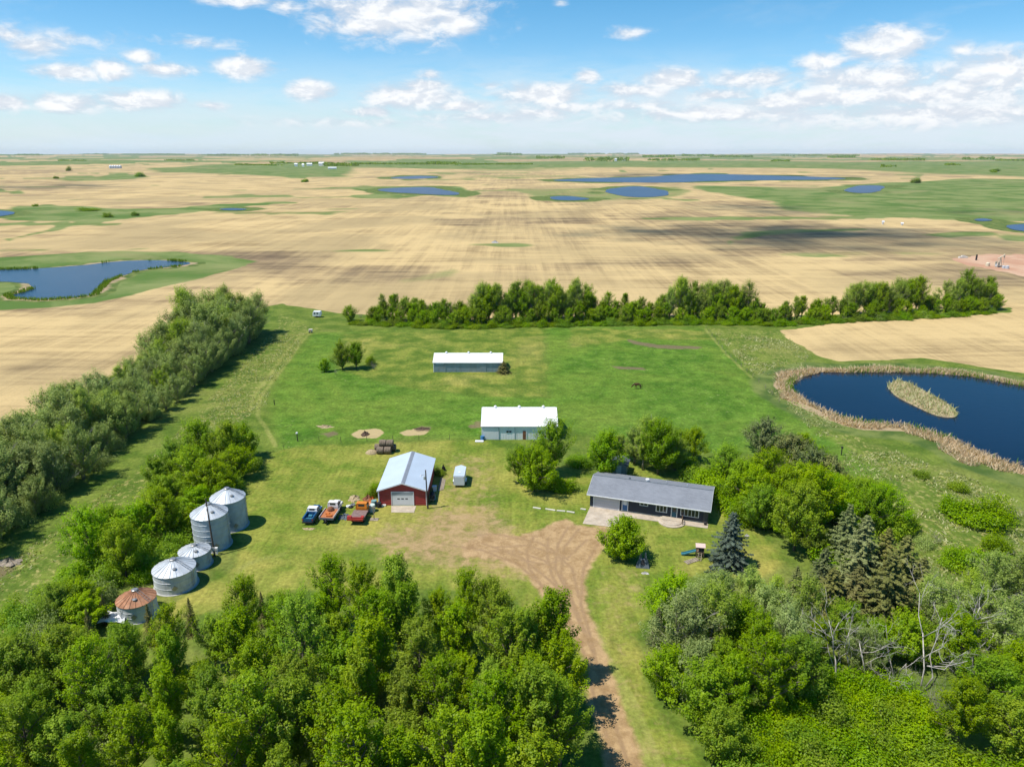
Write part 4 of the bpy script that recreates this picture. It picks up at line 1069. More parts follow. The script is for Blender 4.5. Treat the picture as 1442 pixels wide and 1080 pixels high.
# left of the bins
left_yard = [
    (130, 792, 'lime', 1.15, 1.0, 'tall lime tree standing apart in the rough grass'), (178, 812, 'ash', 1.0, 0.95, 'ash tree between the tall lime tree and the bins'), (235, 760, 'ash', 0.85, 0.95, 'ash tree behind the tall bins'),
    (225, 745, 'lime', 0.8, 0.9, 'lime tree behind the ash by the tall bins'), (210, 725, 'greyshrub', 0.8, 0.9, 'grey shrub beside the lime tree by the bins'), (225, 800, 'limeshrub', 1.1, 1.1, 'lime shrub beside the squat bins'),
    (245, 770, 'limeshrub', 1.0, 1.1, 'lime shrub behind the tall bins'), (262, 745, 'limeshrub', 1.1, 1.2, 'lime shrub against the taller bin'), (280, 725, 'lime', 0.75, 0.95, 'lime tree rising behind the taller bin'), (205, 815, 'limeshrub', .7, .8, 'low lime shrub by the mown strip'),
    (300, 700, 'lime', 0.90, 1.05, 'bright lime tree at the yard side of the big clump'), (275, 690, 'lime', 0.95, 1.1, 'bright lime tree in the middle of the big clump'), (250, 672, 'ash', 0.95, 1.05, 'ash at the outer corner of the big clump'),
    (285, 655, 'ash', 1.05, 1.1, 'tall ash crowning the big clump'), (325, 660, 'ash', 0.95, 1.05, 'ash at the yard corner of the big clump'), (345, 645, 'ash', 0.9, 1.0, 'ash at the pasture end of the big clump'), (320, 690, 'limeshrub', 1.1, 1.1, 'lime shrub shaded under the big clump'),
    (355, 660, 'shrub', 1.0, 1.0, 'dark shrub at the pasture end of the big clump'), (262, 700, 'limeshrub', 1.0, 1.0, 'lime shrub in front of the big clump'), (305, 640, 'olive', 0.7, 0.9, 'greyish tree at the back of the big clump'),
    (30, 1000, 'ash', 1.0, 1.1, 'ash tree beside the bottom corner with a visible trunk'), (10, 985, 'ash', 0.8, 0.9, 'ash tree at the frame edge below the thicket'), (115, 865, 'lime', 0.75, 0.85, 'lime tree amid the grey shrubs left of the rusty bin'), (90, 880, 'ash', 0.75, 0.85, 'ash amid the grey shrubs left of the rusty bin'),
    (145, 850, 'greyshrub', 1.1, 1.1, 'grey shrub left of the rusty-roofed bin'), (60, 860, 'greyshrub', 1.0, 1.2, 'grey shrub in the rough grass near the frame edge'), (40, 890, 'shrub', 1.1, 1.1, 'dark leafy shrub near the frame edge'),
    (65, 905, 'greyshrub', 1.1, 1.1, 'grey shrub before the dark leafy one'), (100, 835, 'bareshrub', 0.8, 1.0, 'twiggy bare shrub in the rough grass'), (15, 920, 'limeshrub', 0.9, 0.9, 'lime shrub at the frame edge'), (20, 870, 'shrub', 0.9, 0.9, 'leafy shrub at the frame edge by the rough grass'),
    (8, 1020, 'limeshrub', .9, .9, 'vivid lime shrub under the corner ash'), (60, 1030, 'ash', .75, .8, 'small ash below the corner ash'), (45, 1062, 'greyshrub', .9, .9, 'grey shrub in the bottom corner'), (140, 930, 'limeshrub', .9, .9, 'lime shrub below the rusty-roofed bin'), (100, 975, 'ash', .85, .9, 'ash at the outer end of the grove'), (170, 900, 'shrub', .8, .8, 'green shrub just below the rusty-roofed bin'),
]
left_yard += [
    (160, 770, 'lime', 0.9, 1.0, 'lime tree just behind the tall lime tree in rough grass'), (200, 770, 'lime', 0.85, 1.05, 'lime tree filling the gap behind the squat bins'), (195, 790, 'limeshrub', 1.2, 1.2, 'lime shrub between the ash and the squat bins'),
    (240, 715, 'lime', 0.9, 1.05, 'lime tree linking the big clump to the bins'), (265, 725, 'limeshrub', 1.2, 1.2, 'lime shrub linking the big clump to the bins'), (225, 690, 'ash', 0.8, 1.0, 'ash on the belt side of the big clump'),
    (295, 715, 'limeshrub', 1.1, 1.1, 'lime shrub right behind the rearmost bin'), (312, 700, 'lime', 0.6, 0.9, 'small lime tree near the rearmost bin'), (335, 675, 'lime', 0.75, 1.0, 'lime tree spilling toward the yard from the big clump'),
    (110, 815, 'limeshrub', 1.0, 1.2, 'lime shrub under the tall lime tree'), (150, 825, 'shrub', 0.9, 1.1, 'green shrub under the ash by the mown strip'), (80, 850, 'limeshrub', 1.0, 1.2, 'lime shrub among the grey shrubs'), (120, 885, 'lime', .7, .9, 'lime tree below the grey shrubs'), (60, 935, 'limeshrub', 1, 1.1, 'lime shrub between corner ash and grey shrubs')]
for px, py, k, h, w, lab in left_yard:
    g_ = 1.14 if k in ('lime', 'ash') else 1.0
    plant_px(k, px, py, lab, h=h * g_, w=w * g_)

# shelterbelt along the stubble on the left
B0, B1 = np.array(G(365, 470)), np.array(G(-40, 795))
ln = np.linalg.norm(B1 - B0); u = (B1 - B0) / ln; nv = np.array([-u[1], u[0]])
if nv[0] > 0: nv = -nv
for row, (off, keys, step) in enumerate([(0.0, ['olive', 'greyshrub', 'olive'], 4.6), (5.0, ['olive', 'olive', 'poplar'], 4.6), (10.0, ['poplar', 'olive', 'olive'], 4.8), (15.0, ['olive', 'poplar', 'olive'], 5.0)]):
    d, i = (0.0 if row < 3 else 20.0), 0
    while d < ln - 2:
        p = B0 + u * (d + rnd.uniform(-1.2, 1.2)) + nv * (off + rnd.uniform(-1.2, 1.2))
        k = keys[rnd.randrange(len(keys))]
        f = d / ln
        h = rnd.uniform(0.82, 1.05) * (1.0 if 0.12 < f < 0.42 else 0.95) * (0.88 if 0.42 < f < 0.56 else 1.0) * (1.95 if f < 0.22 else (1.4 if f < 0.36 else (1.38 if f > 0.58 else 1.12)))
        if k in ('poplar',): h *= 0.80
        if row == 0: h *= 0.8
        plant(k, p[0], p[1], f"{LOOK[k]}, {ORD[i]} from the far end in the {ORD[row]} row of the stubble-side belt", h=h, w=h * rnd.uniform(0.95, 1.12), group='shelterbelt along the stubble')
        d += step * rnd.uniform(0.85, 1.15); i += 1

# belt across the back of the pasture
segs = [(470, 1412)]
def base_y(px):
    return np.interp(px, [470, 640, 830, 1000, 1100, 1200, 1300, 1412], [452, 459, 455, 453, 455, 450, 445, 436])
for row, (back, step) in enumerate([(0, 9), (4.5, 10), (9.0, 12)]):
    px, todo = (492.0 if row == 0 else 535.0), []
    while px < 1412:
        x, y = G(px, base_y(px))
        y += back + rnd.uniform(-1.2, 1.2); x += rnd.uniform(-1, 1)
        tall = 660 < px < 835 or 945 < px < 1060 or 1195 < px < 1310 or 1340 < px < 1412
        skip = 0.03 if row == 0 else (0.0 if tall else (0.05 if row == 1 else 0.6))
        if rnd.random() > skip:
            if row == 0:
                k = rnd.choices(['lime', 'ash', 'shrub', 'limeshrub', 'cotton'], [6, 2, 1, 2, 1.5])[0]
                h = rnd.uniform(0.75, 1.0) * (0.9 if k != 'cotton' else 0.62)
                w = h * rnd.uniform(0.92, 1.15)
            else:
                k = rnd.choices(['poplar', 'cotton', 'ash'], [6, 2, 1] if tall else [1, 2, 4])[0]
                h = rnd.uniform(1.0, 1.25) * (1.05 if tall else 0.66)
                if px > 1195: h *= 0.92
                if k == 'ash': h *= 1.15
                w = h * rnd.uniform(0.95, 1.2)
            todo.append((k, x, y, h, w))
        px += step * rnd.uniform(0.8, 1.2)
    for i, (k, x, y, h, w) in enumerate(todo):
        e = (ORD[i], 'camper') if i < len(todo) / 2 else (ORD[len(todo) - 1 - i], 'oil-pad')
        plant(k, x, y, f"{LOOK[k]}, {e[0]} from the {e[1]} end in the {ORD[row]} row behind the pasture", h=h, w=w, group='belt of trees behind the pasture')
for i, (px, py) in enumerate([(508, 447), (1300, 446), (1345, 441), (1375, 438), (1190, 452), (1235, 449)]):
    plant_px('bareshrub' if i % 2 == 0 else 'greyshrub', px, py + 1, f"grey scrubby bush, {ORD[i]} at the foot of the belt behind the pasture", h=1.0, w=1.2, group='grey scrub of the back belt')
k_ = 0
x = 500
while x < 1400:
    plant_px('shrub', x, base_y(x) + 3 + rnd.uniform(-1, 1), f"low leafy hedge shrub, {ORD[k_]} along the pasture edge of the back belt", h=rnd.uniform(0.5, 0.75), w=rnd.uniform(0.9, 1.2), group='low hedge along the pasture')
    k_ += 1; x += rnd.uniform(9, 14)

# trees in the pasture
for px, py, k, h, w, lab in [(482, 520, 'ash', 1.15, 1.0, 'taller of the two trunk-showing trees alone in the pasture'), (502, 519, 'ash', 1.0, 1.0, 'shorter spreading tree alone in the pasture'), (458, 524, 'lime', 0.65, 0.55, 'small lime tree beside the lone pasture trees'),
                             (522, 513, 'limeshrub', 0.9, 0.5, 'little sapling right of the lone pasture trees'), (527, 521, 'bareshrub', 0.8, 0.9, 'bare grey bush by the sapling in the pasture'), (473, 527, 'bareshrub', 0.7, 0.7, 'bare grey bush under the lone pasture trees'),
                             (709, 525, 'brown', 0.42, 0.9, 'round dark bush at the corner of the far white barn'), (520, 655, 'shrub', .0001, .0001, 'x')][:-1]:
    plant_px(k, px, py, lab, h=h, w=w)
for px, py, k, h, w, lab in [(527, 699, 'shrub', 0.6, 0.5, 'weedy shrub against the red shed wall'), (531, 690, 'limeshrub', 0.5, 0.45, 'weedy lime shrub farther along the red shed wall'), (619, 668, 'shrub', 0.5, 0.5, 'weedy shrub on the shaded side of the red shed')]:
    plant_px(k, px, py, lab, h=h, w=w)
# bushes out in the fields
for i, (px, py, h, w, lab) in enumerate([(190, 304, 1.6, 2.0, 'dark round bush out in the green draw'), (152, 306, 1.2, 2.0, 'lower dark bush out in the green draw'), (125, 297, 1.4, 4.5, 'long bush by the marsh in the green draw'), (50, 291, 1.2, 1.6, 'lone bush on the rim of the green draw'), (97, 241, 4.0, 4.0, 'lone tree far out on the stubble'), (79, 252, 2.5, 3.0, 'lone far bush on the stubble'), (430, 257, 3, 4, 'dark far bush near the green strip'), (197, 249, 3, 6, 'far bush beside the green slough'), (1401, 242, 4, 6, 'lone far tree on the green prairie'), (1290, 258, 4, 5, 'far bush on the prairie rim')]):
    plant_px('shrub', px, py, lab, h=h, w=w)
# ------------------------------------------------------------------ ranch house
def structure_sheet(name, pts, z0, z1, mat):
    o = MB().prism([tuple(p) for p in pts], z0, z1, 'z').build(name, mat)
    return tag(o, kind='structure')

HA, HB = np.array(G(830.4, 713.3)), np.array(G(995.7, 737.4))
HL = float(np.linalg.norm(HB - HA)); HRZ = atan2(HB[1] - HA[1], HB[0] - HA[0]); HD = 9.0
house = thing('ranch_house', 'long navy ranch house with grey shingle gable roof and attached garage', 'house', (HA[0], HA[1], 0), HRZ)
wh = 2.75
rise = (HD / 2 + 0.55) * 0.30
w = MB()
w.prism([(0, 0.25), (HD, 0.25), (HD, wh), (HD / 2, wh + HD / 2 * 0.30), (0, wh)], 0, HL, 'x')
w.build('wall', M['navy'], house)
MB().box(0.06, HL - 0.06, 0.05, HD - 0.05, 0.0, 0.25).build('foundation', M['foundation'], house)
oh, og = 0.62, 0.45
ez = wh - oh * 0.30 + 0.10
rz_ = wh + HD / 2 * 0.30 + 0.12
rf = MB()
rf.slab((-og, -oh, ez), (HL + og, -oh, ez), (HL + og, HD / 2, rz_), (-og, HD / 2, rz_), 0.10)
rf.slab((-og, HD / 2, rz_), (HL + og, HD / 2, rz_), (HL + og, HD + oh, ez), (-og, HD + oh, ez), 0.10)
roof = rf.build('roof', M['shingles'], house)
fa = MB()
fa.box(-og, HL + og, -oh - 0.03, -oh - 0.003, ez - 0.22, ez - 0.01); fa.box(-og, HL + og, HD + oh + 0.003, HD + oh + 0.03, ez - 0.22, ez - 0.01)
for x in (-og - 0.03, HL + og + 0.003):
    fa.prism([(-oh, ez - 0.20), (HD / 2, rz_ - 0.20), (HD + oh, ez - 0.20), (HD + oh, ez + 0.02), (HD / 2, rz_ + 0.02), (-oh, ez + 0.02)], x, x + 0.027, 'x')
fa.build('fascia', M['white_paint'], house)
gt = MB(); gt.box(-og, HL + og, -oh - 0.13, -oh - 0.033, ez - 0.13, ez - 0.02); gt.build('gutter', M['white_paint'], house)
rc = MB(); rc.prism([(HD / 2 - 0.16, rz_ - 0.03), (HD / 2, rz_ + 0.035), (HD / 2 + 0.16, rz_ - 0.03)], -og, HL + og, 'x'); rc.build('ridge_cap', M['slate'], roof)
def on_roof(y): return ez + (y + oh) * 0.30
for x, y, r, h, mt in ((HL * 0.455, HD * 0.5 + 0.9, 0.28, 0.42, 'white_paint'), (HL * 0.62, HD * 0.60, 0.07, 0.4, 'galv_roof'), (HL * 0.80, HD * 0.58, 0.07, 0.4, 'galv_roof'), (HL * 0.3, HD * 0.57, 0.15, 0.25, 'slate')):
    z = rz_ - (y - HD / 2) * 0.30
    MB().lathe([(r, -0.15), (r, h * 0.7), (r * 1.35, h * 0.72), (r * 1.1, h)], 10, (x, y, z)).build('roof_vent', M[mt], roof)
def fwin(x0, x1, z0, z1, n, nm='window'):
    f = MB()
    for a, b, c, d in ((x0 - .09, x1 + .09, z1, z1 + .09), (x0 - .09, x1 + .09, z0 - .09, z0)): f.box(a, b, -0.06, 0.01, c, d)
    for k in range(n + 1):
        x = x0 + (x1 - x0) * k / n
        f.box(x - .09 if k == 0 else x - .04, x + .09 if k == n else x + .04, -0.055, 0.01, z0 + .002, z1 - .002)
    o = f.build(nm, M['white_paint'], house)
    for k in range(n):
        a, b = x0 + (x1 - x0) * k / n, x0 + (x1 - x0) * (k + 1) / n
        MB().box(a + .05, b - .05, -0.025, 0.01, z0, z1).build('pane', M['glass'], o)
    return o
X = lambda f: f * HL
fwin(X(.437), X(.50), 1.75, 2.35, 2)
fwin(X(.575), X(.662), 1.05, 2.35, 3)
fwin(X(.780), X(.925), 0.95, 2.35, 5)
g = MB().box(X(.038), X(.253), -0.07, 0.01, 0.04, 2.25).build('garage_door', M['garage_door'], house)
gf = MB(); gf.box(X(.030), X(.037), -0.09, 0.01, 0.03, 2.36); gf.box(X(.254), X(.261), -0.09, 0.01, 0.03, 2.36); gf.box(X(.0372), X(.2538), -0.09, 0.01, 2.26, 2.36); gf.build('door_frame', M['white_paint'], g)
for x0, x1, mt, pane in ((X(.287), X(.329), 'blue_door', True), (X(.705), X(.745), 'teal_door', True)):
    d = MB().box(x0, x1, -0.05, 0.01, 0.28, 2.3).build('door', M[mt], house)
    f = MB(); f.box(x0 - .14, x0 - .003, -0.08, 0.01, 0.27, 2.42); f.box(x1 + .003, x1 + .14, -0.08, 0.01, 0.27, 2.42); f.box(x0 - .002, x1 + .002, -0.08, 0.01, 2.303, 2.42)
    f.build('frame', M['white_paint'], d)
    MB().box(x0 + .1, x1 - .1, -0.062, 0.0, 1.35, 2.2).build('pane', M['glass'] if mt != 'blue_door' else M['white_paint'], d)
    MB().box(x1 - .12, x1 - .05, -0.11, -0.04, 1.15, 1.24).build('handle', M['rim'], d)
MB().box(HL - 0.75, HL + 0.06, -0.12, 0.9, 0.0, 2.5).build('corner_pillar', M['stone'], house, bevel=0.03)
st = MB(); st.box(X(.63), X(.80), -1.35, -0.13, 0.005, 0.36)
st.lathe([(2.3, 0.006), (2.3, 0.16), (2.28, 0.17)], 28, (X(.715), -1.15, 0)); st.lathe([(1.75, 0.17), (1.75, 0.27), (1.73, 0.28)], 28, (X(.715), -1.15, 0))
st.build('front_step', M['concrete'], house)
rl = MB()
for x, y in ((X(.795), -0.25), (X(.80), -1.1), (X(.805), -1.9)):
    rl.box(x - .05, x + .05, y - .05, y + .05, 0.0, 1.15)
rl.tube([(X(.795), -0.25, 1.1), (X(.80), -1.1, 1.05), (X(.805), -1.9, .95)], 0.045); rl.tube([(X(.795), -0.25, .6), (X(.805), -1.9, .5)], 0.035)
rl.build('stair_rail', M['wood'], house)
for x in (X(.275), X(.347), X(.69), X(.765)):
    MB().box(x - .06, x + .06, -0.16, 0.01, 1.95, 2.2).build('porch_lamp', M['dark'], house)
tag(MB().lathe([(0.0, 0), (.22, .02), (.26, .36), (.2, .5), (.05, .62)], 12, (*G(993, 739.5), 0.1)).build('planter_urn', M['dark']), 'dark urn standing on the walk by the stone house corner', 'planter')
structure_sheet('concrete_apron', [HA + (HB - HA) * .005] + [np.array(p) for p in GP([(820.5, 737.5), (868, 743)])] + [HA + (HB - HA) * .305 + np.array((0.0, -0.1))], 0.01, 0.07, M['concrete'])
du = (HB - HA) / HL; dn = np.array([-du[1], du[0]])
structure_sheet('front_walk', [HA + du * HL * .305 - dn * 2.0, HA + du * (HL + .2) - dn * 1.7, HA + du * (HL + .2) - dn * 0.13, HA + du * HL * .305 - dn * 0.08], 0.012, 0.085, M['concrete'])

# little grey shed behind
q = G(871, 668)
sh = thing('garden_shed', 'small grey shed with dark shingled roof half hidden behind the house', 'shed', (q[0], q[1], 0), HRZ + 0.02)
MB().prism([(-1.5, 0), (1.5, 0), (1.5, 2.0), (0, 2.7), (-1.5, 2.0)], 0, 3.2, 'y').build('wall', M['wall_grey'], sh)
s_ = MB(); s_.slab((-1.75, -.2, 1.98), (-1.75, 3.4, 1.98), (0, 3.4, 2.8), (0, -.2, 2.8), .08); s_.slab((0, -.2, 2.8), (0, 3.4, 2.8), (1.75, 3.4, 1.98), (1.75, -.2, 1.98), .08)
s_.build('roof', M['slate'], sh)
MB().box(-.5, .5, -.05, .01, .05, 1.9).build('door', M['door_grey'], sh)

# ------------------------------------------------------------------ red shed
a, b = G(534, 711.5), G(600.8, 712.2)
RW = b[0] - a[0]; RL = 14.0
red = thing('red_shed', 'red metal shed with pale blue roof and white overhead door', 'shed', ((a[0] + b[0]) / 2, a[1], 0))
hw, eh, ap = RW / 2, 2.95, 4.35
MB().prism([(-hw, 0), (hw, 0), (hw, eh), (0, ap), (-hw, eh)], 0, RL, 'y').build('wall', M['red_wall'], red)
sl = (ap - eh) / hw
r_ = MB(); o_ = 0.28
r_.slab((-hw - o_, -o_, eh - o_ * sl + .12), (0, -o_, ap + .12), (0, RL + o_, ap + .12), (-hw - o_, RL + o_, eh - o_ * sl + .12), .08)
r_.slab((0, -o_, ap + .12), (hw + o_, -o_, eh - o_ * sl + .12), (hw + o_, RL + o_, eh - o_ * sl + .12), (0, RL + o_, ap + .12), .08)
rr = r_.build('roof', M['roof_blue'], red)
rc = MB(); rc.slab((0.0, -o_ - .01, ap + .15), (0.52, -o_ - .01, ap + .15 - .52 * sl), (0.52, RL + o_ + .01, ap + .15 - .52 * sl), (0.0, RL + o_ + .01, ap + .15), .02)
rc.slab((-.16, -o_ - .01, ap + .15 - .16 * sl), (0, -o_ - .01, ap + .152), (0, RL + o_ + .01, ap + .152), (-.16, RL + o_ + .01, ap + .15 - .16 * sl), .02)
rc.build('ridge_cap', M['roof_dim'], rr)
tr = MB()
for s in (-1, 1):
    tr.box(s * hw - .09 * (1 if s > 0 else 1), s * hw + .09, -0.07, .09, 0, eh - .02)
    tr.prism([(s * (hw + o_), eh - o_ * sl - .10), (s * (hw + o_), eh - o_ * sl + .13), (0, ap + .13), (0, ap - .10)], -o_ - .035, -o_ - .004, 'y')
tr.build('trim', M['white_metal'], red)
od = MB().box(-1.85, 1.75, -.06, .01, .02, 2.05).build('overhead_door', M['white_paint'], red)
for k in range(3): MB().box(-.95 + k * .72, -.5 + k * .72, -.075, 0, 1.22, 1.42).build('pane', M['glass'], od)
hd = MB(); hd.box(-1.9, 1.9, -.08, .01, 2.053, 2.62); hd.build('door_header', M['header_grey'], red)
df = MB(); df.box(-2.02, -1.903, -.095, .01, 0.02, 2.72); df.box(1.903, 2.02, -.095, .01, 0.02, 2.72); df.box(-1.902, 1.902, -.095, .01, 2.624, 2.72); df.box(1.753, 1.9, -.06, .01, .02, 2.05); df.build('door_frame', M['white_metal'], red)
structure_sheet('shed_apron', GP([(551, 712.4), (586, 712.6), (583, 722), (551, 721.5)]), 0.008, 0.06, M['concrete'])

# ------------------------------------------------------------------ white barns
def barn(lab, p0, p1, eh, run, wallm, doors):
    a, b = G(*p0), G(*p1)
    W_ = b[0] - a[0]
    o = thing('pole_barn', lab, 'barn', (a[0], a[1], 0))
    D_ = 2 * run; ap = eh + run / 3.0
    MB().prism([(0, 0), (D_, 0), (D_, eh), (run, ap), (0, eh)], 0, W_, 'x').build('wall', wallm, o)
    r = MB(); e = .25
    r.slab((-e, -e, eh - e / 3 + .1), (W_ + e, -e, eh - e / 3 + .1), (W_ + e, run, ap + .1), (-e, run, ap + .1), .07)
    r.slab((-e, run, ap + .1), (W_ + e, run, ap + .1), (W_ + e, D_ + e, eh - e / 3 + .1), (-e, D_ + e, eh - e / 3 + .1), .07)
    rr = r.build('roof', M['roof_white'], o)
    v = MB(); v.prism([(run - .15, ap + .04), (run, ap + .13), (run + .15, ap + .04)], -e, W_ + e, 'x'); v.build('ridge_cap', M['roof_white'], rr)
    for k in range(3):
        MB().lathe([(.22, 0), (.22, .3), (.34, .32), (.1, .5)], 10, (W_ * (.17 + .33 * k), run, ap + .05)).build('ridge_vent', M['white_metal'], rr)
    t = MB()
    for x in (0, W_): t.box(x - .1, x + .1, -.06, .1, 0, eh - .05)
    t.box(.102, W_ - .102, -.05, .02, eh - .24, eh - .05)
    t.build('trim', M['white_metal'] , o)
    for kind_, x0, x1, z0, z1, mt in doors:
        d = MB().box(W_ * x0, W_ * x1, -.07, .02, z0, z1).build(kind_, M[mt], o)
        if kind_ == 'sliding_door':
            h = MB(); h.box(W_ * x0 - .1, W_ * x1 + .1, -.12, -.072, z1 - .02, z1 + .1); h.build('track', M['header_grey'], d)
            h = MB(); h.box(W_ * x1 - .06, W_ * x1 + .06, -.1, -.073, z0, z1 - .03); h.build('edge_post', M['header_grey'], d)
    return o
barn('nearer white barn with wide white metal roof beside the tree clump', (679, 619), (784, 619), 3.15, 6.2, M['wall_white'],
     [('sliding_door', .01, .225, .05, 2.85, 'white_metal'), ('window', .325, .355, 1.7, 2.05, 'dark'), ('window', .362, .392, 1.7, 2.05, 'dark'), ('door', .545, .585, .05, 2.05, 'rust'), ('door_frame', .59, .60, .05, 2.1, 'white_metal'), ('post', .436, .441, .05, 2.9, 'header_grey'), ('window', .75, .78, 1.6, 2.0, 'dark')])
barn('farther white-roofed barn with grey metal front out in the pasture', (611, 524), (707, 524), 2.85, 4.5, M['wall_grey'],
     [('sliding_door', .015, .17, .05, 2.3, 'wall_grey'), ('post', .31, .32, .05, 2.6, 'header_grey'), ('sliding_door', .675, .76, .05, 2.55, 'wall_grey'), ('window', .03, .15, 2.33, 2.5, 'white_metal')])

# ------------------------------------------------------------------ grain bins
def bin_(lab, px, py, dia, eh, roof_h, wallm, roofm, ladder=True, hatch=(0.6, -0.9), walls=True, rot=0.0):
    r = dia / 2
    o = thing('grain_bin', lab, 'grain bin', (*G(px, py), 0), rot)
    prof = []
    n = max(3, int(eh / 0.82))
    for k in range(n):
        z0, z1 = eh * k / n, eh * (k + 1) / n
        prof += [(r, z0 + (.03 if k else 0)), (r, z1 - .03), (r + .035, z1 - .015), (r + .035, z1)] if k < n - 1 else [(r, z0 + .03), (r, z1)]
    MB().lathe(prof, 40).build('wall', wallm, o, smooth=False)
    c = r * 0.09 + .12
    rp = MB().lathe([(r + .1, eh - .04), (r + .1, eh), (c, eh + roof_h), (c * .4, eh + roof_h + .02)], 40).build('roof', roofm, o)
    rb = MB()
    for k in range(20):
        a = 2 * pi * k / 20
        p = [(cos(a) * q, sin(a) * q, eh + roof_h * (r + .1 - q) / (r + .1 - c) + .03) for q in (r + .1, c)]
        rb.tube(p, .045, 4)
    rb.build('roof_ribs', roofm, rp)
    MB().lathe([(c + .1, eh + roof_h - .05), (c + .1, eh + roof_h + .16), (c + .02, eh + roof_h + .22)], 16).build('fill_cap', M['rim'], rp)
    la = -0.15
    for k in range(1 if not ladder else 2):
        pass
    lad = MB()
    dr = np.array([cos(la), sin(la)]); sd = np.array([-sin(la), cos(la)])
    for s in (-.2, .2):
        b0 = dr * (r + .14) + sd * s
        lad.tube([(*b0, .3), (*b0, eh)], .028, 5)
        e = dr * c * 1.3 + sd * s
        lad.tube([(*b0, eh + .1), (*e, eh + roof_h + .12)], .028, 5)
    for k in range(int(eh / .42)):
        b0 = dr * (r + .14)
        lad.tube([(*(b0 + sd * -.2), .5 + k * .42), (*(b0 + sd * .2), .5 + k * .42)], .02, 4)
    for k in range(6):
        f = (k + .5) / 6
        q = dr * ((r + .14) * (1 - f) + c * 1.3 * f); z = eh + .1 + roof_h * f
        lad.tube([(*(q + sd * -.2), z), (*(q + sd * .2), z)], .022, 4)
    lad.build('ladder', M['rim'], o)
    hx, hy = hatch[0] * r * .55, hatch[1] * r * .55
    d = hypot(hx, hy); hz = eh + roof_h * (r - d) / r
    MB().lathe([(.26, -.1), (.26, .22), (.3, .23), (.05, .3)], 12, (hx, hy, hz)).build('hatch', M['rim'], rp)
    dx, dy = cos(-1.1), sin(-1.1)
    MB().tube([(dx * (r - .1), dy * (r - .1), 1.1), (dx * (r + .07), dy * (r + .07), 1.1)], .42, 4).build('door', M['rim'], o)
    MB().lathe([(r + .22, 0), (r + .22, .07), (r - .2, .08)], 40).build('base', M['foundation'], o)
    return o
bin_('tall grain bin with the pole standing before its wall', 300.5, 766.5, 5.5, 5.7, 1.45, M['galv'], M['galv_roof'], rot=.1)
bin_('tall grain bin behind the one with the pole', 325.5, 739.5, 5.5, 5.3, 1.45, M['galv'], M['galv_roof'], rot=.2)
bin_('smallest squat grain bin between tall bin and wide bin', 276.5, 794, 4.5, 2.4, .75, M['galv'], M['galv_roof'], rot=0)
bin_('wide squat grain bin with pale ribbed roof', 248.7, 823, 5.75, 2.85, 1.25, M['galv_pale'], M['galv_roof'], rot=-.1)
bin_('rusty-roofed grain bin half hidden by the grove', 195.5, 864, 4.9, 2.5, 1.15, M['galv_pale'], M['rust_roof'], rot=-.2)
cs = MB()
rng = np.random.default_rng(4)
vs = []
for i in range(5):
    for j in range(5):
        vs.append((i * .85 - 1.7 + rng.normal(0, .1), j * .6 - 1.2 + rng.normal(0, .1), .35 + 0.5 * abs(sin(i * 1.7 + j)) + rng.uniform(0, .35)))
fs = [(i * 5 + j, (i + 1) * 5 + j, (i + 1) * 5 + j + 1, i * 5 + j + 1) for i in range(4) for j in range(4)]
cs.add(vs, fs)
c_ = cs.build('crumpled_sheet', M['white_metal']); c_.location = (*G(163, 876), 0)
sm = c_.modifiers.new('thickness', 'SOLIDIFY'); sm.thickness = .05
tag(c_, 'crumpled white sheet metal lying beside the rusty-roofed bin', 'scrap metal')

# ------------------------------------------------------------------ poles
def pole(lab, px, py, h, arm, can, lean=(0, 0)):
    o = thing('utility_pole', lab, 'utility pole', (*G(px, py), 0))
    MB().tube([(0, 0, 0), (lean[0] * .5, lean[1] * .5, h * .5), (lean[0], lean[1], h)], [.15, .125, .10], 8).build('pole', M['pole_wood'], o)
    if arm:
        MB().box(-.8 + lean[0], .8 + lean[0], -.06, .06, h - .5, h - .38).build('crossarm', M['pole_wood'], o)
        for x in (-.7, .7, 0):
            MB().lathe([(.05, 0), (.06, .08), (.03, .16)], 8, (x + lean[0], lean[1], h - .38 if x else h)).build('insulator', M['rim'], o)
    if can:
        MB().lathe([(.2, 0), (.22, .05), (.22, .6), (.15, .68)], 12, (-.36, -.05, h - 1.75)).build('transformer', M['galv_roof'], o)
        MB().tube([(0, 0, h - .9), (-.7, -.3, h - .8), (-.95, -.4, h - .85)], .03, 5).build('lamp_arm', M['rim'], o)
        MB().lathe([(.06, 0), (.15, -.1), (.13, -.16)], 10, (-.95, -.4, h - .82)).build('yard_lamp', M['white_metal'], o)
    else:
        MB().box(-.16, .16, -.22, -.14, 1.1, 1.7).build('meter_box', M['galv_roof'], o)
    return o
pole('wooden utility pole with transformer at the red shed corner', 602.5, 716, 7.4, False, True, (-.15, 0))
pole('dark pole standing in front of the tall grain bin', 302.5, 783.5, 9.4, False, False, (-.75, 1.2))
wl = MB(); wl.box(-.15, .15, -.12, .12, 0, .75); wl.box(-.22, .22, -.16, .16, .75, 1.15)
tag(wl.build('electric_box', M['white_metal']), 'small white electric box beside the pole by the tall bin', 'electric box').location = (*G(305.5, 780), 0)

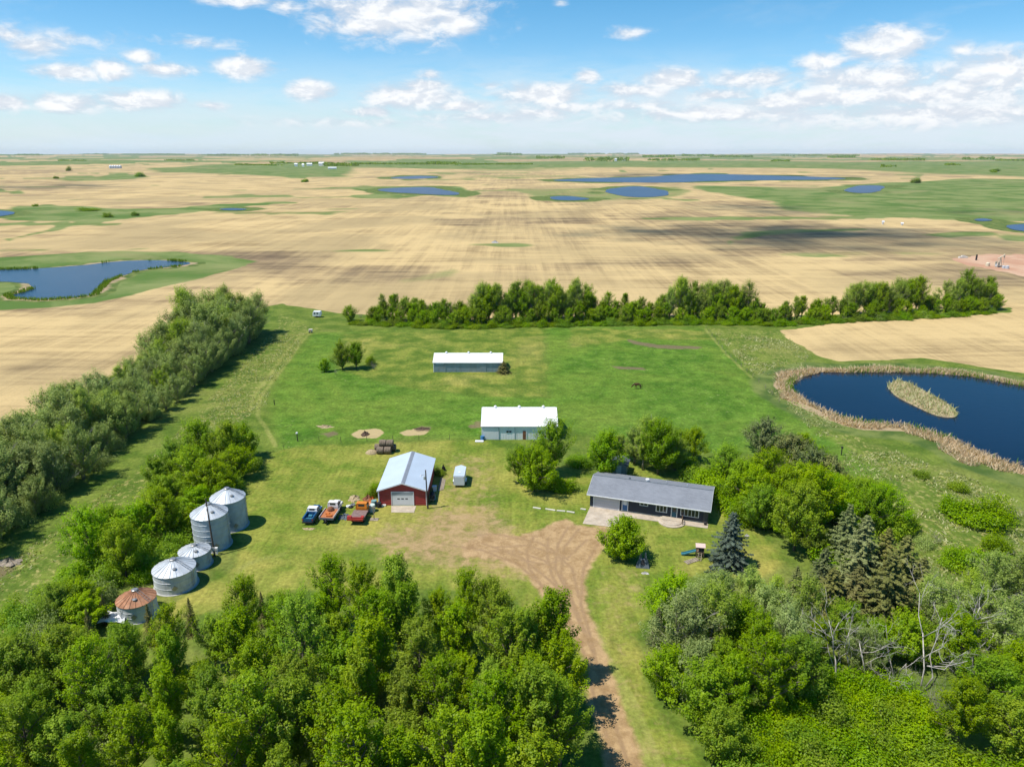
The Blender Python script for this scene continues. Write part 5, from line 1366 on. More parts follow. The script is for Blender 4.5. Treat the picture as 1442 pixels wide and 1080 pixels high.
# ------------------------------------------------------------------ wheels and vehicles
def wheel(par, x, y, r, wd, name='wheel'):
    """axle along x"""
    def ring(prof, n=18):
        m = MB(); vs, fs = [], []
        for q, a in prof:
            for k in range(n):
                t = 2 * pi * k / n
                vs.append((x + a, y + q * cos(t), r + q * sin(t)))
        for i in range(len(prof) - 1):
            for k in range(n): fs.append((i * n + k, i * n + (k + 1) % n, (i + 1) * n + (k + 1) % n, (i + 1) * n + k))
        fs += [tuple(range(n)), tuple(range((len(prof) - 1) * n, len(prof) * n))]
        return m.add(vs, fs)
    w_ = ring([(r * .72, -wd / 2), (r * .95, -wd / 2), (r, -wd * .3), (r, wd * .3), (r * .95, wd / 2), (r * .72, wd / 2)]).build(name, M['tyre'], par)
    ring([(r * .2, -wd * .52), (r * .6, -wd * .42), (r * .6, wd * .42), (r * .2, wd * .52)]).build('rim', M['rim'], w_)
    return w_

def cab(o, body, roofm, W_, y0, y1, zb, zs, zr):
    """body sides up to the sill, glass house, roof; y0 is the rear of the cab"""
    h = W_ / 2
    MB().box(-h, h, y0, y1, zb, zs).build('cab', body, o, bevel=.06)
    g = MB()
    t = .16
    vs = [(-h + .04, y0 + .03, zs), (h - .04, y0 + .03, zs), (h - .04, y1 - .02, zs), (-h + .04, y1 - .02, zs), (-h + t, y0 + .14, zr), (h - t, y0 + .14, zr), (h - t, y1 - .45, zr), (-h + t, y1 - .45, zr)]
    g.add(vs, [(0, 1, 5, 4), (1, 2, 6, 5), (2, 3, 7, 6), (3, 0, 4, 7), (4, 5, 6, 7)])
    gl = g.build('window', M['glass'], o)
    fr = MB()
    for i in range(4): fr.tube([vs[i], vs[i + 4]], .075, 5)
    for s in (-1, 1):
        a, b = np.array(vs[0 if s < 0 else 1]), np.array(vs[3 if s < 0 else 2])
        fr.tube([(a + b) / 2, (np.array(vs[4 if s < 0 else 5]) + np.array(vs[7 if s < 0 else 6])) / 2], .05, 5)
    # painted lower corners of the back panel, leaving the rear window
    for s in (-1, 1):
        x0, x1 = (-h + .04, -h + .42) if s < 0 else (h - .42, h - .04)
        fr.add([(x0, y0 + .02, zs), (x1, y0 + .02, zs), (x1 * .93, y0 + .13, zr), (x0 * .9, y0 + .13, zr)], [(0, 1, 2, 3)])
    fr.add([(-h + .04, y0 + .018, zs), (h - .04, y0 + .018, zs), (h - .06, y0 + .05, zs + .16), (-h + .06, y0 + .05, zs + .16)], [(0, 1, 2, 3)])
    fr.build('frame', roofm, gl)
    r = MB(); r.box(-h + .1, h - .1, y0 + .08, y1 - .38, zr, zr + .09)
    r.build('roof', roofm, o, bevel=.05)

def hood(o, body, W_, y1, y2, zb, zs):
    h = W_ / 2
    m = MB(); m.prism([(-h * .55, zs), (h * .55, zs), (h * .62, zs - .12), (h * .62, zb), (-h * .62, zb), (-h * .62, zs - .12)], y1, y2, 'y')
    m.build('hood', body, o, bevel=.06)
    f = MB()
    for s in (-1, 1):
        f.prism([(y1 - .02, zb), (y1 - .02, zs - .30), (y1 + .5, zs - .22), (y2 - .1, zs - .28), (y2 + .05, zb + .1)], s * h * .63 if s > 0 else -h, h if s > 0 else -h * .63, 'x')
    f.build('fender', body, o)
    b = MB(); b.box(-h, h, y2 + .1, y2 + .24, zb, zb + .2); b.build('bumper', M['rim'], o)
    for s in (-1, 1):
        MB().tube([(s * h * .8, y2 - .05, zs - .42), (s * h * .8, y2 + .09, zs - .42)], .13, 10).build('headlight', M['white_paint'], o)
    MB().box(-h * .5, h * .5, y2 + .003, y2 + .03, zb + .12, zs - .2).build('grille', M['dark'], o)

# blue pickup, tail toward the lens
o = thing('pickup_truck', 'old blue pickup with white cab roof and open bed', 'truck', (*G(433.5, 739.5), 0), -0.06)
W_ = 1.86
for s in (-1, 1):
    for y in (1.0, 4.1): wheel(o, s * .78, y, .38, .24)
MB().box(-.78, .78, .1, 5.2, .42, .6).build('chassis', M['dark'], o)
bd = MB(); bd.box(-.93, -.70, .08, 2.45, .6, 1.28); bd.box(.70, .93, .08, 2.45, .6, 1.28); bd.box(-.698, .698, .08, 2.45, .6, .72); bd.box(-.698, .698, 2.38, 2.45, .722, 1.26)
bd.build('bed', M['truck_blue'], o, bevel=.03)
MB().box(-.69, .69, .0, .07, .62, 1.25).build('tailgate', M['truck_blue'], o, bevel=.02)
MB().box(-.95, .95, -.14, -.01, .42, .62).build('bumper', M['dark'], o)
wa = MB(); wa.box(-.3, .3, 1.3, 1.9, .723, 1.05); wa.box(-.55, .5, .5, .9, .723, .9); wa.build('load', M['slide_blue'], o)
cab(o, M['truck_blue'], M['white_paint'], W_, 2.5, 4.0, .55, 1.3, 1.78)
hood(o, M['truck_blue'], W_, 4.0, 5.25, .5, 1.25)
for s in (-1, 1): MB().box(s * .83 - .07, s * .83 + .07, -.02, .06, .85, 1.1).build('tail_light', M['red_paint'], o)

# white flatbed truck with a rusty deck
o = thing('flatbed_truck', 'white-cab flatbed truck with rusty orange deck and tyre on its tail', 'truck', (*G(460, 737.5), 0), -0.09)
for s in (-1, 1):
    wheel(o, s * .88, 1.35, .46, .42); wheel(o, s * .80, 5.1, .46, .26)
MB().box(-.5, .5, .1, 6.2, .62, .88).build('chassis', M['dark'], o)
dk = MB(); dk.box(-1.2, 1.2, 0, 3.4, .95, 1.08); dk.build('deck', M['bed_orange'], o)
sd = MB(); sd.box(-1.26, -1.203, 0, 3.4, .93, 1.32); sd.box(1.203, 1.26, 0, 3.4, .93, 1.32); sd.build('side_rail', M['truck_white'], o)
MB().box(-1.26, 1.26, -.1, -.003, .78, 1.15).build('tail_board', M['slate'], o)
hl = MB(); hl.lathe([(.55, 1.085), (.6, 1.3), (.4, 1.65), (.1, 1.75)], 10, (-.15, 2.9, 0)); hl.build('drum', M['rust'], o)
cl_ = MB(); cl_.box(-.2, .75, .5, .95, 1.083, 1.35); cl_.box(-.55, .1, 1.3, 1.7, 1.083, 1.3); cl_.build('load', M['orange_junk'], o)
cab(o, M['truck_white'], M['truck_white'], 1.9, 3.5, 5.0, .7, 1.55, 2.1)
hood(o, M['truck_white'], 1.9, 5.0, 6.2, .7, 1.5)
wh_ = wheel(o, 0, -.22, .40, .24, 'spare_tyre'); wh_.location = (0, 0, .15); wh_.rotation_euler = (0, 0, 0)

# orange truck with a flat grey deck and red tail rack
o = thing('flatbed_truck', 'orange-cab flatbed truck with bare grey deck and red tail rack', 'truck', (*G(501.5, 740), 0), -0.07)
for s in (-1, 1):
    wheel(o, s * .88, 1.4, .46, .42); wheel(o, s * .80, 5.0, .46, .26)
MB().box(-.5, .5, .1, 6.1, .62, .88).build('chassis', M['dark'], o)
MB().box(-1.25, 1.25, 0, 3.5, .95, 1.12).build('deck', M['bed_grey'], o)
rk = MB(); rk.box(-1.5, 1.2, -.06, .12, .9, 1.28); rk.box(-1.55, -.85, .13, .75, 1.123, 1.5); rk.box(.75, 1.25, .13, .85, 1.123, 1.5); rk.box(-.84, .74, .3, .42, 1.123, 1.4)
rk.build('tail_rack', M['red_paint'], o)
cab(o, M['truck_orange'], M['truck_orange'], 2.0, 3.6, 5.1, .7, 1.55, 2.15)
hood(o, M['truck_orange'], 2.0, 5.1, 6.2, .7, 1.5)

# cargo trailer
o = thing('cargo_trailer', 'white enclosed cargo trailer with a pointed nose on the grass', 'trailer', (*G(646.5, 686.5), 0), -0.02)
MB().prism([(-1.02, 0), (1.02, 0), (1.02, 4.3), (0, 5.1), (-1.02, 4.3)], .45, 2.3, 'z').build('body', M['white_metal'], o, bevel=.04)
MB().prism([(-1.04, -.02), (1.04, -.02), (1.04, 4.31), (0, 5.13), (-1.04, 4.31)], 2.303, 2.37, 'z').build('roof', M['roof_blue'], o)
MB().box(-.96, .96, -.06, -.003, .5, 2.2).build('ramp_door', M['door_grey'], o)
for s in (-1, 1):
    for y in (1.6, 2.45): wheel(o, s * 1.16, y, .34, .2)
    f = MB(); f.box(min(s * 1.03, s * 1.28), max(s * 1.03, s * 1.28), 1.15, 2.9, .70, .76); f.build('fender', M['white_metal'], o)
    MB().box(s * .85 - .06, s * .85 + .06, -.075, -.062, 2.05, 2.12).build('tail_light', M['red_paint'], o)
t_ = MB(); t_.tube([(-.8, 4.2, .4), (0, 6.2, .4)], .05, 5); t_.tube([(.8, 4.2, .4), (0, 6.2, .4)], .05, 5); t_.tube([(0, 5.9, 0.01), (0, 5.9, .7)], .04, 6); t_.build('hitch', M['dark'], o)
v = MB(); v.box(-.2, .2, 1.5, 1.9, 2.373, 2.45); v.build('roof_vent', M['white_metal'], o)

# camper far out by the belt
o = thing('camper_trailer', 'little white camper trailer parked by the far belt of trees', 'camper', (*G(440.5, 447.5), 0), 0)
MB().prism([(0, .5), (2.9, .5), (3.1, 1.2), (2.9, 2.3), (.3, 2.4), (0, 1.5)], 0, 2.1, 'y').build('body', M['white_metal'], o, bevel=.05)
for x in (.5, 1.5): MB().box(x, x + .6, -.02, .02, 1.35, 1.95).build('window', M['glass'], o)
MB().box(2.3, 2.75, -.02, .02, .6, 2.1).build('door', M['door_grey'], o)
w_ = thing('x', 'x', 'x') if False else None
for y in (-.02, 1.95):
    t_ = MB(); t_.tube([(1.6, y, .36), (1.6, y + .18, .36)], .36, 14); t_.build('wheel', M['tyre'], o)
t_ = MB(); t_.tube([(-.9, 1.0, .5), (.1, 1.0, .55)], .06); t_.build('hitch', M['dark'], o)
o = thing('feed_cart', 'small cream cart standing on the track below the camper', 'cart', (*G(437, 469), 0), .1)
b_ = MB(); b_.box(-.55, .75, 0, .9, .45, 1.25); b_.build('box', M['cream'], o, bevel=.04)
for x in (-.3, .5):
    t_ = MB(); t_.tube([(x, -.12, .25), (x, .0, .25)], .25, 12); t_.build('wheel', M['tyre'], o)
MB().box(-.2, .4, -.03, .0, .7, 1.0).build('hatch', M['orange_junk'], o)

# ------------------------------------------------------------------ round bales
def bale(x, y, z, lab, m='bale', r=.74, rz=0.0):
    prof = [(r * .3, 0), (r * .9, .02), (r, .1), (r * 1.01, .7), (r, 1.34), (r * .9, 1.42), (r * .3, 1.44)]
    mb = MB(); n = 20; vs, fs = [], []
    for q, a in prof:
        for k in range(n):
            t = 2 * pi * k / n
            vs.append((a - .72, q * cos(t), q * sin(t)))
    for i in range(len(prof) - 1):
        for k in range(n): fs.append((i * n + k, i * n + (k + 1) % n, (i + 1) * n + (k + 1) % n, (i + 1) * n + k))
    fs += [tuple(range(n)), tuple(range((len(prof) - 1) * n, len(prof) * n))]
    o = mb.add(vs, fs).build('round_bale', M[m]); o.location = (x, y, z); o.rotation_euler = (0, 0, rz)
    tag(o, lab, 'hay bale', 'stack of round bales')
bx, by = G(536, 638.5)
bale(bx - .05, by, .72, 'front weathered round bale on the ground, at the frayed end'); bale(bx + 1.5, by + .05, .72, 'front weathered round bale on the ground, at the shadow end')
bale(bx - .75, by + 1.6, .74, 'rear round bale next to the loose hay'); bale(bx + .8, by + 1.6, .74, 'rear round bale in the middle of the stack'); bale(bx + 2.3, by + 1.55, .74, 'rear round bale at the shadow end of the stack')
bale(bx + .4, by + .95, 1.95, 'top round bale over the middle of the stack'); bale(bx + 1.9, by + .9, 1.95, 'top round bale at the shadow end of the stack')
lh = MB(); rng = np.random.default_rng(9)
lh.lathe([(1.35, 0), (1.2, .25), (.8, .55), (.2, .75)], 14); 
lo = lh.build('loose_hay', M['straw']); lo.location = (bx - 1.9, by + .3, 0); lo.scale = (1, .8, 1); tag(lo, 'loose frayed hay heap at the end of the bale stack', 'hay')

def heap(name, px, py, rx, ry, h, mat, lab, cat, seed, n=22):
    rng = np.random.default_rng(seed)
    vs, fs = [], []
    for i, f in enumerate((1.0, .8, .55, .28, .0)):
        for k in range(n):
            a = 2 * pi * k / n
            q = f * (1 + .22 * rng.normal())
            vs.append((cos(a) * rx * q, sin(a) * ry * q, h * (1 - f) ** .8 * (1 + .25 * rng.normal()) if i else 0))
    for i in range(4):
        for k in range(n): fs.append((i * n + k, i * n + (k + 1) % n, (i + 1) * n + (k + 1) % n, (i + 1) * n + k))
    o = MB().add(vs, fs).build(name, mat); o.location = (*G(px, py), 0)
    return tag(o, lab, cat)
heap('burn_pile', 514, 612, .95, 1.2, .7, M['soil_heap'], 'dark heap in the middle of the round sand patch', 'pile', 1)
heap('soil_mound', 594, 604, 1.9, .7, .35, M['soil_heap'], 'low dark soil mound behind the pale dirt patch', 'mound', 2)
heap('hay_heap', 457, 601, 1.6, 1.0, .4, M['straw'], 'little pale hay heap in the pasture above the sand patch', 'hay', 3)
heap('brush_pile', 14, 793, 1.9, 1.2, .7, M['old_wood'], 'grey brush pile lying in the rough grass near the belt', 'brush pile', 5)
heap('rock_pile', 697, 342, 2.8, 1.8, 1.3, M['rock'], 'pale rock pile alone in the middle of the stubble', 'rock pile', 6)
heap('manure_pile', 642, 512, 2.2, 1.0, .4, M['straw'], 'straw litter heap before the farther barn door', 'straw', 7)
heap('gravel_heap', 500, 702, 1.0, 1.4, .45, M['straw'], 'pale sand heap behind the orange truck', 'sand heap', 8)

# ------------------------------------------------------------------ clutter by the red shed
def barrel(px, py, mt, lab, r=.30, h=.9, z=0):
    o = MB().lathe([(r * .96, 0), (r, .03), (r, h * .33), (r * 1.04, h * .35), (r, h * .37), (r, h * .66), (r * 1.04, h * .68), (r, h * .7), (r, h - .02), (r * .9, h), (r * .85, h - .03)], 16).build('barrel', M[mt])
    o.location = (*G(px, py), z); tag(o, lab, 'barrel'); return o
barrel(523.5, 719.5, 'pale_green', 'fat pale green barrel in the clutter beside the red shed', .62, 1.25)
barrel(527, 713, 'teal', 'teal drum behind the pale green barrel', .5, 1.2)
barrel(534, 714, 'dark', 'black drum at the red shed corner', .42, .9)
barrel(679.5, 619.5, 'barrel_blue', 'blue barrel at the corner of the nearer white barn', .42, .95)
heap('scrap_pile', 524, 707, .75, .8, .9, M['orange_junk'], 'orange scrap heap by the red shed corner', 'scrap', 11)
heap('scrap_pile', 518, 703.5, 1.0, .9, .8, M['rust'], 'rust brown scrap heap behind the orange one', 'scrap', 12)
heap('scrap_pile', 484.5, 728, .95, 1.1, .35, M['slate'], 'grey tangled wire heap between the two flatbed trucks', 'scrap', 13)
heap('scrap_pile', 449.5, 716, .55, .8, .7, M['rust'], 'rusty drum wreck between blue pickup and white flatbed', 'scrap', 14)
heap('dirt_spill', 436, 744.5, 1.1, .35, .15, M['straw'], 'pale dirt strip behind the blue pickup tail', 'dirt', 15)
def tyre_lying(px, py, lab, m='tyre', r=.42):
    o = MB().lathe([(r * .55, 0), (r * .95, 0), (r, .06), (r, .16), (r * .95, .22), (r * .55, .22), (r * .5, .1)], 18).build('old_tyre', M[m])
    o.location = (*G(px, py), 0.0); tag(o, lab, 'tyre')
tyre_lying(490.5, 713.5, 'whitewashed tyre lying behind the orange truck', 'white_paint'); tyre_lying(497, 711.5, 'grey tyre lying close behind the orange cab', 'rim'); tyre_lying(494, 714.5, 'black tyre between the pale tyres behind the orange truck')
p_ = MB(); p_.box(-.7, .7, -.5, .5, 0, .08); p_.box(-.06, .06, -.06, .06, .083, 2.1); p_.box(-.3, .3, -.05, .05, 2.1, 2.35)
tag(p_.build('sign_post', M['old_wood']), 'thin post on a flat pale slab in front of the pale green barrel', 'post').location = (*G(527, 731.5), 0)
for i, (px, py) in enumerate([(537.5, 712.8), (541.5, 712.6)]):
    b_ = MB(); b_.box(-.25, .25, -.16, .16, 0, .3); tag(b_.build('white_block', M['white_paint']), 'white block on the ground beside the black drum' if i == 0 else 'white block under the red wall nearer the overhead door', 'block').location = (*G(px, py), 0)
# black smoker and the white tank beside the shed
o = thing('barrel_smoker', 'black barrel smoker in the shade of the red shed', 'smoker', (*G(609.5, 704), 0), .1)
t_ = MB(); t_.tube([(0, -.9, .95), (0, .9, .95)], .42, 14); t_.build('barrel', M['dark'], o)
t_ = MB(); t_.tube([(0, .7, 1.3), (0, .7, 2.0)], .09, 8); t_.build('chimney', M['dark'], o)
for s in (-.7, .7):
    for x in (-.3, .3):
        t_ = MB(); t_.tube([(x, s, 0), (x * .6, s, .7)], .05, 5); t_.build('leg', M['dark'], o)
MB().box(-.5, .5, -1.0, .9, .5, .58).build('shelf', M['rim'], o)
b_ = MB(); b_.box(-.35, .35, -.3, .3, 0, .9); b_.box(-.4, .4, -.35, .35, .9, 1.0)
tag(b_.build('chest_freezer', M['white_metal']), 'white box standing behind the black smoker', 'appliance').location = (*G(612, 691), 0)
o = heap('engine_block', 624.5, 663, .5, .7, 1.3, M['dark'], 'black machinery lump near the back corner of the red shed', 'machinery', 21)
b_ = MB(); b_.box(-.9, .9, -.45, .45, .02, .12); q = b_.build('metal_sheet', M['white_metal']); q.location = (*G(675, 621.5), 0); tag(q, 'white panel lying on grass at the nearer barn corner', 'panel')
pk = thing('lumber_stack', 'weathered planks lying in the grass along the red shed', 'lumber', (*G(622.5, 682), 0), 0)
for k in range(4):
    MB().box(-.5 + k * .26, -.28 + k * .26, -3 + .2 * k, 3 - .3 * k, .01, .08).build('plank', M['old_wood'], pk)
# timbers edging the lot
for i, (p0, p1) in enumerate([((750.5, 715), (761.5, 716.8)), ((768, 717), (782, 719.2)), ((784, 719.4), (796, 720.4)), ((798, 720.5), (809, 722.3)), ((817.5, 717), (825, 718))]):
    a, b = np.array(G(*p0)), np.array(G(*p1)); l = np.linalg.norm(b - a)
    t_ = MB(); t_.box(0, l, -.12, .12, 0, .2); q = t_.build('landscape_timber', M['cream'], bevel=.03); q.location = (*a, 0); q.rotation_euler = (0, 0, atan2(*(b - a)[::-1]))
    tag(q, ['cream timber at the shed end of the lot edging', 'second cream timber along the lot edging', 'third cream timber along the lot edging', 'fourth cream timber, before the gap in the edging', 'short cream timber beside the concrete apron'][i], 'timber', 'timbers edging the lot')

# ------------------------------------------------------------------ lawn things
o = thing('play_set', 'wooden play set with blue slide and pink roof on the lawn', 'play set', (*G(985, 783), 0), HRZ + .15)
o.scale = (.82, .82, .82)
for x in (-.65, .65):
    for y in (-.6, .6):
        MB().box(x - .07, x + .07, y - .07, y + .07, 0, 2.35).build('post', M['wood'], o)
MB().box(-.72, .72, -.68, .68, 1.05, 1.15).build('deck', M['wood'], o)
w_ = MB(); w_.box(-.72, .72, .62, .68, 1.15, 1.75); w_.box(.66, .72, -.68, .62, 1.15, 1.75); w_.build('side_panel', M['wood'], o)
r_ = MB(); r_.slab((-.9, -.85, 2.3), (.9, -.85, 2.3), (.9, 0, 2.75), (-.9, 0, 2.75), .05); r_.slab((-.9, 0, 2.75), (.9, 0, 2.75), (.9, .85, 2.3), (-.9, .85, 2.3), .05); r_.build('roof', M['pink_roof'], o)
s_ = MB(); s_.slab((-.75, -.32, 1.12), (-.75, .32, 1.12), (-2.9, .32, .25), (-2.9, -.32, .25), .06); s_.slab((-2.9, -.32, .25), (-2.9, .32, .25), (-3.4, .32, .18), (-3.4, -.32, .18), .06)
for s in (-.35, .35): s_.prism([(-.75, 1.12), (-.75, 1.34), (-2.9, .47), (-3.4, .38), (-3.4, .12), (-2.9, .19)], s - .03, s + .03, 'y')
s_.build('slide', M['slide_blue'], o)
l_ = MB()
for s in (-.3, .3): l_.tube([(s, -.7, 1.1), (s - .2, -1.9, .03)], .06, 5)
for k in range(4): l_.tube([(-.3 - .2 * k / 4, -.85 - .27 * k, .95 - .25 * k), (.3 - .2 * k / 4, -.85 - .27 * k, .95 - .25 * k)], .05, 5)
l_.build('ladder', M['old_wood'], o)
q = G(974, 790)
pw = thing('plank_ramp', 'pale slatted ramp lying on the lawn by the play set', 'ramp', (*q, 0), .5)
for k in range(6): MB().box(-1.2 + k * .42, -.9 + k * .42, -.5, .5, .02, .1).build('slat', M['old_wood'], pw)

o = thing('lawn_shelter', 'slate grey A-shaped play shelter with two horns by the round maple', 'shelter', (*G(905, 797), 0), HRZ + .15)
b_ = MB()
vs = [(-1.05, -.7, 0), (1.05, -.7, 0), (1.0, .7, 0), (-1.0, .7, 0), (-.62, -.15, 1.25), (.62, -.15, 1.25), (.6, .35, 1.25), (-.6, .35, 1.25)]
b_.add(vs, [(0, 1, 5, 4), (1, 2, 6, 5), (2, 3, 7, 6), (3, 0, 4, 7), (4, 5, 6, 7), (3, 2, 1, 0)]); b_.build('body', M['slate'], o, bevel=.04)
for s in (-1, 1):
    h_ = MB(); h_.add([(s * .62, -.12, 1.24), (s * .22, -.12, 1.24), (s * .22, .32, 1.24), (s * .62, .32, 1.24), (s * .42, .05, 2.2), (s * .26, .05, 2.2), (s * .26, .25, 2.2), (s * .42, .25, 2.2)], [(0, 1, 5, 4), (1, 2, 6, 5), (2, 3, 7, 6), (3, 0, 4, 7), (4, 5, 6, 7)])
    h_.build('horn', M['slate'], o)
MB().add([(-.26, -.3, .95), (.26, -.3, .95), (.2, -.16, 1.24), (-.2, -.16, 1.24), (-.3, -.5, .5), (.3, -.5, .5)], [(0, 1, 2, 3), (4, 5, 1, 0)]).build('opening', M['dark'], o).location = (0, -.03, .0)
heap('stone', 908.5, 807, .55, .3, .25, M['rock'], 'flat grey stone on the lawn below the slate shelter', 'stone', 31, 12)
heap('stone', 1052, 754.5, .35, .3, .35, M['rock'], 'pale stone on the lawn past the blue spruce', 'stone', 32, 12)

# ------------------------------------------------------------------ pasture things
# horse, one skin grown over a skeleton
def horse():
    o = thing('horse', 'brown horse grazing alone in the pasture', 'horse', (*G(898, 547.5), 0), pi + .1)
    J = {'croup': (-.72, 0, 1.42, .27, .30), 'loin': (-.3, 0, 1.38, .27, .32), 'barrel': (.1, 0, 1.30, .29, .35), 'chest': (.5, 0, 1.32, .27, .36), 'withers': (.72, 0, 1.38, .20, .30),
         'neck': (1.05, 0, 1.30, .14, .22), 'poll': (1.5, 0, .95, .11, .15), 'cheek': (1.62, 0, .68, .10, .14), 'muzzle': (1.70, 0, .34, .07, .08)}
    E_ = [('croup', 'loin'), ('loin', 'barrel'), ('barrel', 'chest'), ('chest', 'withers'), ('withers', 'neck'), ('neck', 'poll'), ('poll', 'cheek'), ('cheek', 'muzzle')]
    for s, n in ((-1, 'l'), (1, 'r')):
        dx = .12 * s
        J['hip' + n] = (-.70, s * .17, 1.12, .16, .2); J['stifle' + n] = (-.55 + dx, s * .19, .88, .12, .15); J['hock' + n] = (-.86 + dx, s * .19, .52, .07, .09); J['fet' + n] = (-.80 + dx, s * .19, .14, .05, .05); J['hoof' + n] = (-.76 + dx, s * .19, .03, .065, .065)
        E_ += [('croup', 'hip' + n), ('hip' + n, 'stifle' + n), ('stifle' + n, 'hock' + n), ('hock' + n, 'fet' + n), ('fet' + n, 'hoof' + n)]
        J['sh' + n] = (.58, s * .17, 1.0, .12, .15); J['el' + n] = (.52 - dx, s * .17, .78, .085, .1); J['kn' + n] = (.56 - dx, s * .17, .46, .06, .065); J['ff' + n] = (.55 - dx, s * .17, .13, .045, .05); J['fh' + n] = (.60 - dx, s * .17, .03, .06, .06)
        E_ += [('chest', 'sh' + n), ('sh' + n, 'el' + n), ('el' + n, 'kn' + n), ('kn' + n, 'ff' + n), ('ff' + n, 'fh' + n)]
        J['ear' + n] = (1.42, s * .09, 1.14, .03, .04); E_.append(('poll', 'ear' + n))
    ks = list(J); me = bpy.data.meshes.new('body')
    me.from_pydata([J[k][:3] for k in ks], [(ks.index(a), ks.index(b)) for a, b in E_], [])
    b = link('body', me, o); b.modifiers.new('skin', 'SKIN')
    for i, k in enumerate(ks): me.skin_vertices[0].data[i].radius = J[k][3:]
    me.skin_vertices[0].data[ks.index('croup')].use_root = True
    sb = b.modifiers.new('sub', 'SUBSURF'); sb.levels = sb.render_levels = 2
    me.materials.append(M['horse'])
    t = MB(); t.tube([(-.95, 0, 1.5), (-1.12, 0, 1.25), (-1.15, .02, .8), (-1.12, .03, .5)], [.05, .08, .09, .02], 7); t.build('tail', M['horse_dark'], o, True)
    t = MB(); t.tube([(.72, 0, 1.66), (1.05, 0, 1.48), (1.38, 0, 1.12)], [.05, .07, .04], 6); t.build('mane', M['horse_dark'], o, True)
    return o
horse()

def post(px, py, h, mt, lab, cap=None, nm='post'):
    o = thing('wooden_post', lab, 'post', (*G(px, py), 0))
    MB().tube([(0, 0, 0), (0, 0, h)], .11, 8).build('shaft', M[mt], o)
    if cap: MB().lathe([(.1, 0), (.24, .05), (.24, .28), (.08, .36)], 10, (0, 0, h)).build('cap', M[cap], o)
post(1184.5, 641, 1.6, 'dark', 'short black post standing on the mown grass near the pond', 'dark')
post(419, 621, 1.7, 'pole_wood', 'grey post with pale cap at the pasture corner', 'white_paint')
post(386.5, 570, 1.3, 'dark', 'thin dark post beside the curving wheel track')

def fence(lab, pts, step, h, mt='old_wood'):
    P = [np.array(G(*p)) for p in pts]
    o = thing('wire_fence', lab, 'fence', (*P[0], 0))
    line = []
    for a, b in zip(P[:-1], P[1:]):
        n = max(1, int(np.linalg.norm(b - a) / step))
        for k in range(n): line.append(a + (b - a) * k / n - P[0])
    line.append(P[-1] - P[0])
    for q in line:
        MB().tube([(q[0], q[1], 0), (q[0] + rnd.uniform(-.04, .04), q[1], h * rnd.uniform(.9, 1.08))], .05, 5).build('post', M[mt], o)
    for z in (.5, .85, 1.15):
        MB().tube([(q[0], q[1], z) for q in line], .009, 3).build('wire', M['dark'], o)
fence('thin wire fence slanting between pasture and rough meadow', [(994, 463), (1022, 498), (1060, 531), (1097, 566)], 5.0, 1.25)
fence('thin wire fence along the pasture side of the yard', [(400, 634), (419, 621), (480, 622), (590, 620), (676, 619)], 4.5, 1.2, 'pole_wood')

# ------------------------------------------------------------------ oil well pad
tn = M['tan_paint']
o = thing('pump_jack', 'cream oil pump jack standing on the red pad', 'pump jack', (*G(1407, 376), 0), .5)
b_ = MB(); b_.box(-3.2, 2.8, -.8, .8, 0, .5); b_.build('base', M['concrete'], o)
t_ = MB()
for s in (-.7, .7):
    t_.tube([(-.9, s, .5), (0, s * .25, 5.2)], .14, 6); t_.tube([(.9, s, .5), (0, s * .25, 5.2)], .14, 6)
t_.build('samson_post', tn, o)
b_ = MB(); b_.tube([(-2.6, 0, 4.7), (0, 0, 5.4), (3.0, 0, 6.2)], .26, 6); b_.build('walking_beam', tn, o)
h_ = MB(); h_.prism([(2.9, 6.9), (3.5, 6.3), (3.6, 5.4), (3.2, 4.6), (2.8, 5.6)], -.25, .25, 'y'); h_.build('horse_head', tn, o)
c_ = MB(); c_.box(-3.4, -1.6, -.9, -.55, 1.0, 3.0); c_.box(-3.4, -1.6, .55, .9, 1.0, 3.0); c_.build('counterweight', tn, o)
p_ = MB(); p_.tube([(-2.5, -.7, 2.0), (-2.5, -.1, 4.7)], .09, 5); p_.tube([(-2.5, .7, 2.0), (-2.5, .1, 4.7)], .09, 5); p_.build('pitman_arm', tn, o)
m_ = MB(); m_.box(-3.3, -1.5, -.5, .5, .5, 1.8); m_.build('motor', M['galv_roof'], o)
r_ = MB(); r_.tube([(3.45, 0, 0), (3.45, 0, 5.4)], .06, 5); r_.build('polished_rod', M['rim'], o)
q = MB().lathe([(1.05, 0), (1.05, 1.7), (.3, 2.1)], 18).build('storage_tank', tn); q.location = (*G(1390.5, 375), 0); tag(q, 'round cream tank standing alone on the red pad', 'tank')
for i, (px, py, r, h) in enumerate([(1413, 378, .8, 1.2), (1418, 378.5, .95, 1.4)]):
    q = MB().lathe([(r, 0), (r, h), (.2, h + .3)], 16).build('storage_tank', M['galv_roof']); q.location = (*G(px, py), 0); tag(q, 'squat pale tank close beside the pump jack base' if i == 0 else 'squat pale tank second from the pump jack base', 'tank')
b_ = MB(); b_.box(-2.5, 2.5, -.8, .8, 0, .9); b_.box(-1, 1, -.6, .6, .9, 1.5); q = b_.build('well_skid', M['cream']); q.location = (*G(1356, 363.5), 0); tag(q, 'low cream equipment skid at the near end of the red pad', 'equipment')
q = MB().tube([(0, 0, 0), (0, 0, 3.2)], [.5, .45], 10).build('flare_stack', M['dark']); q.location = (*G(1374.5, 366.5), 0); tag(q, 'short dark stack standing on the red pad', 'stack')

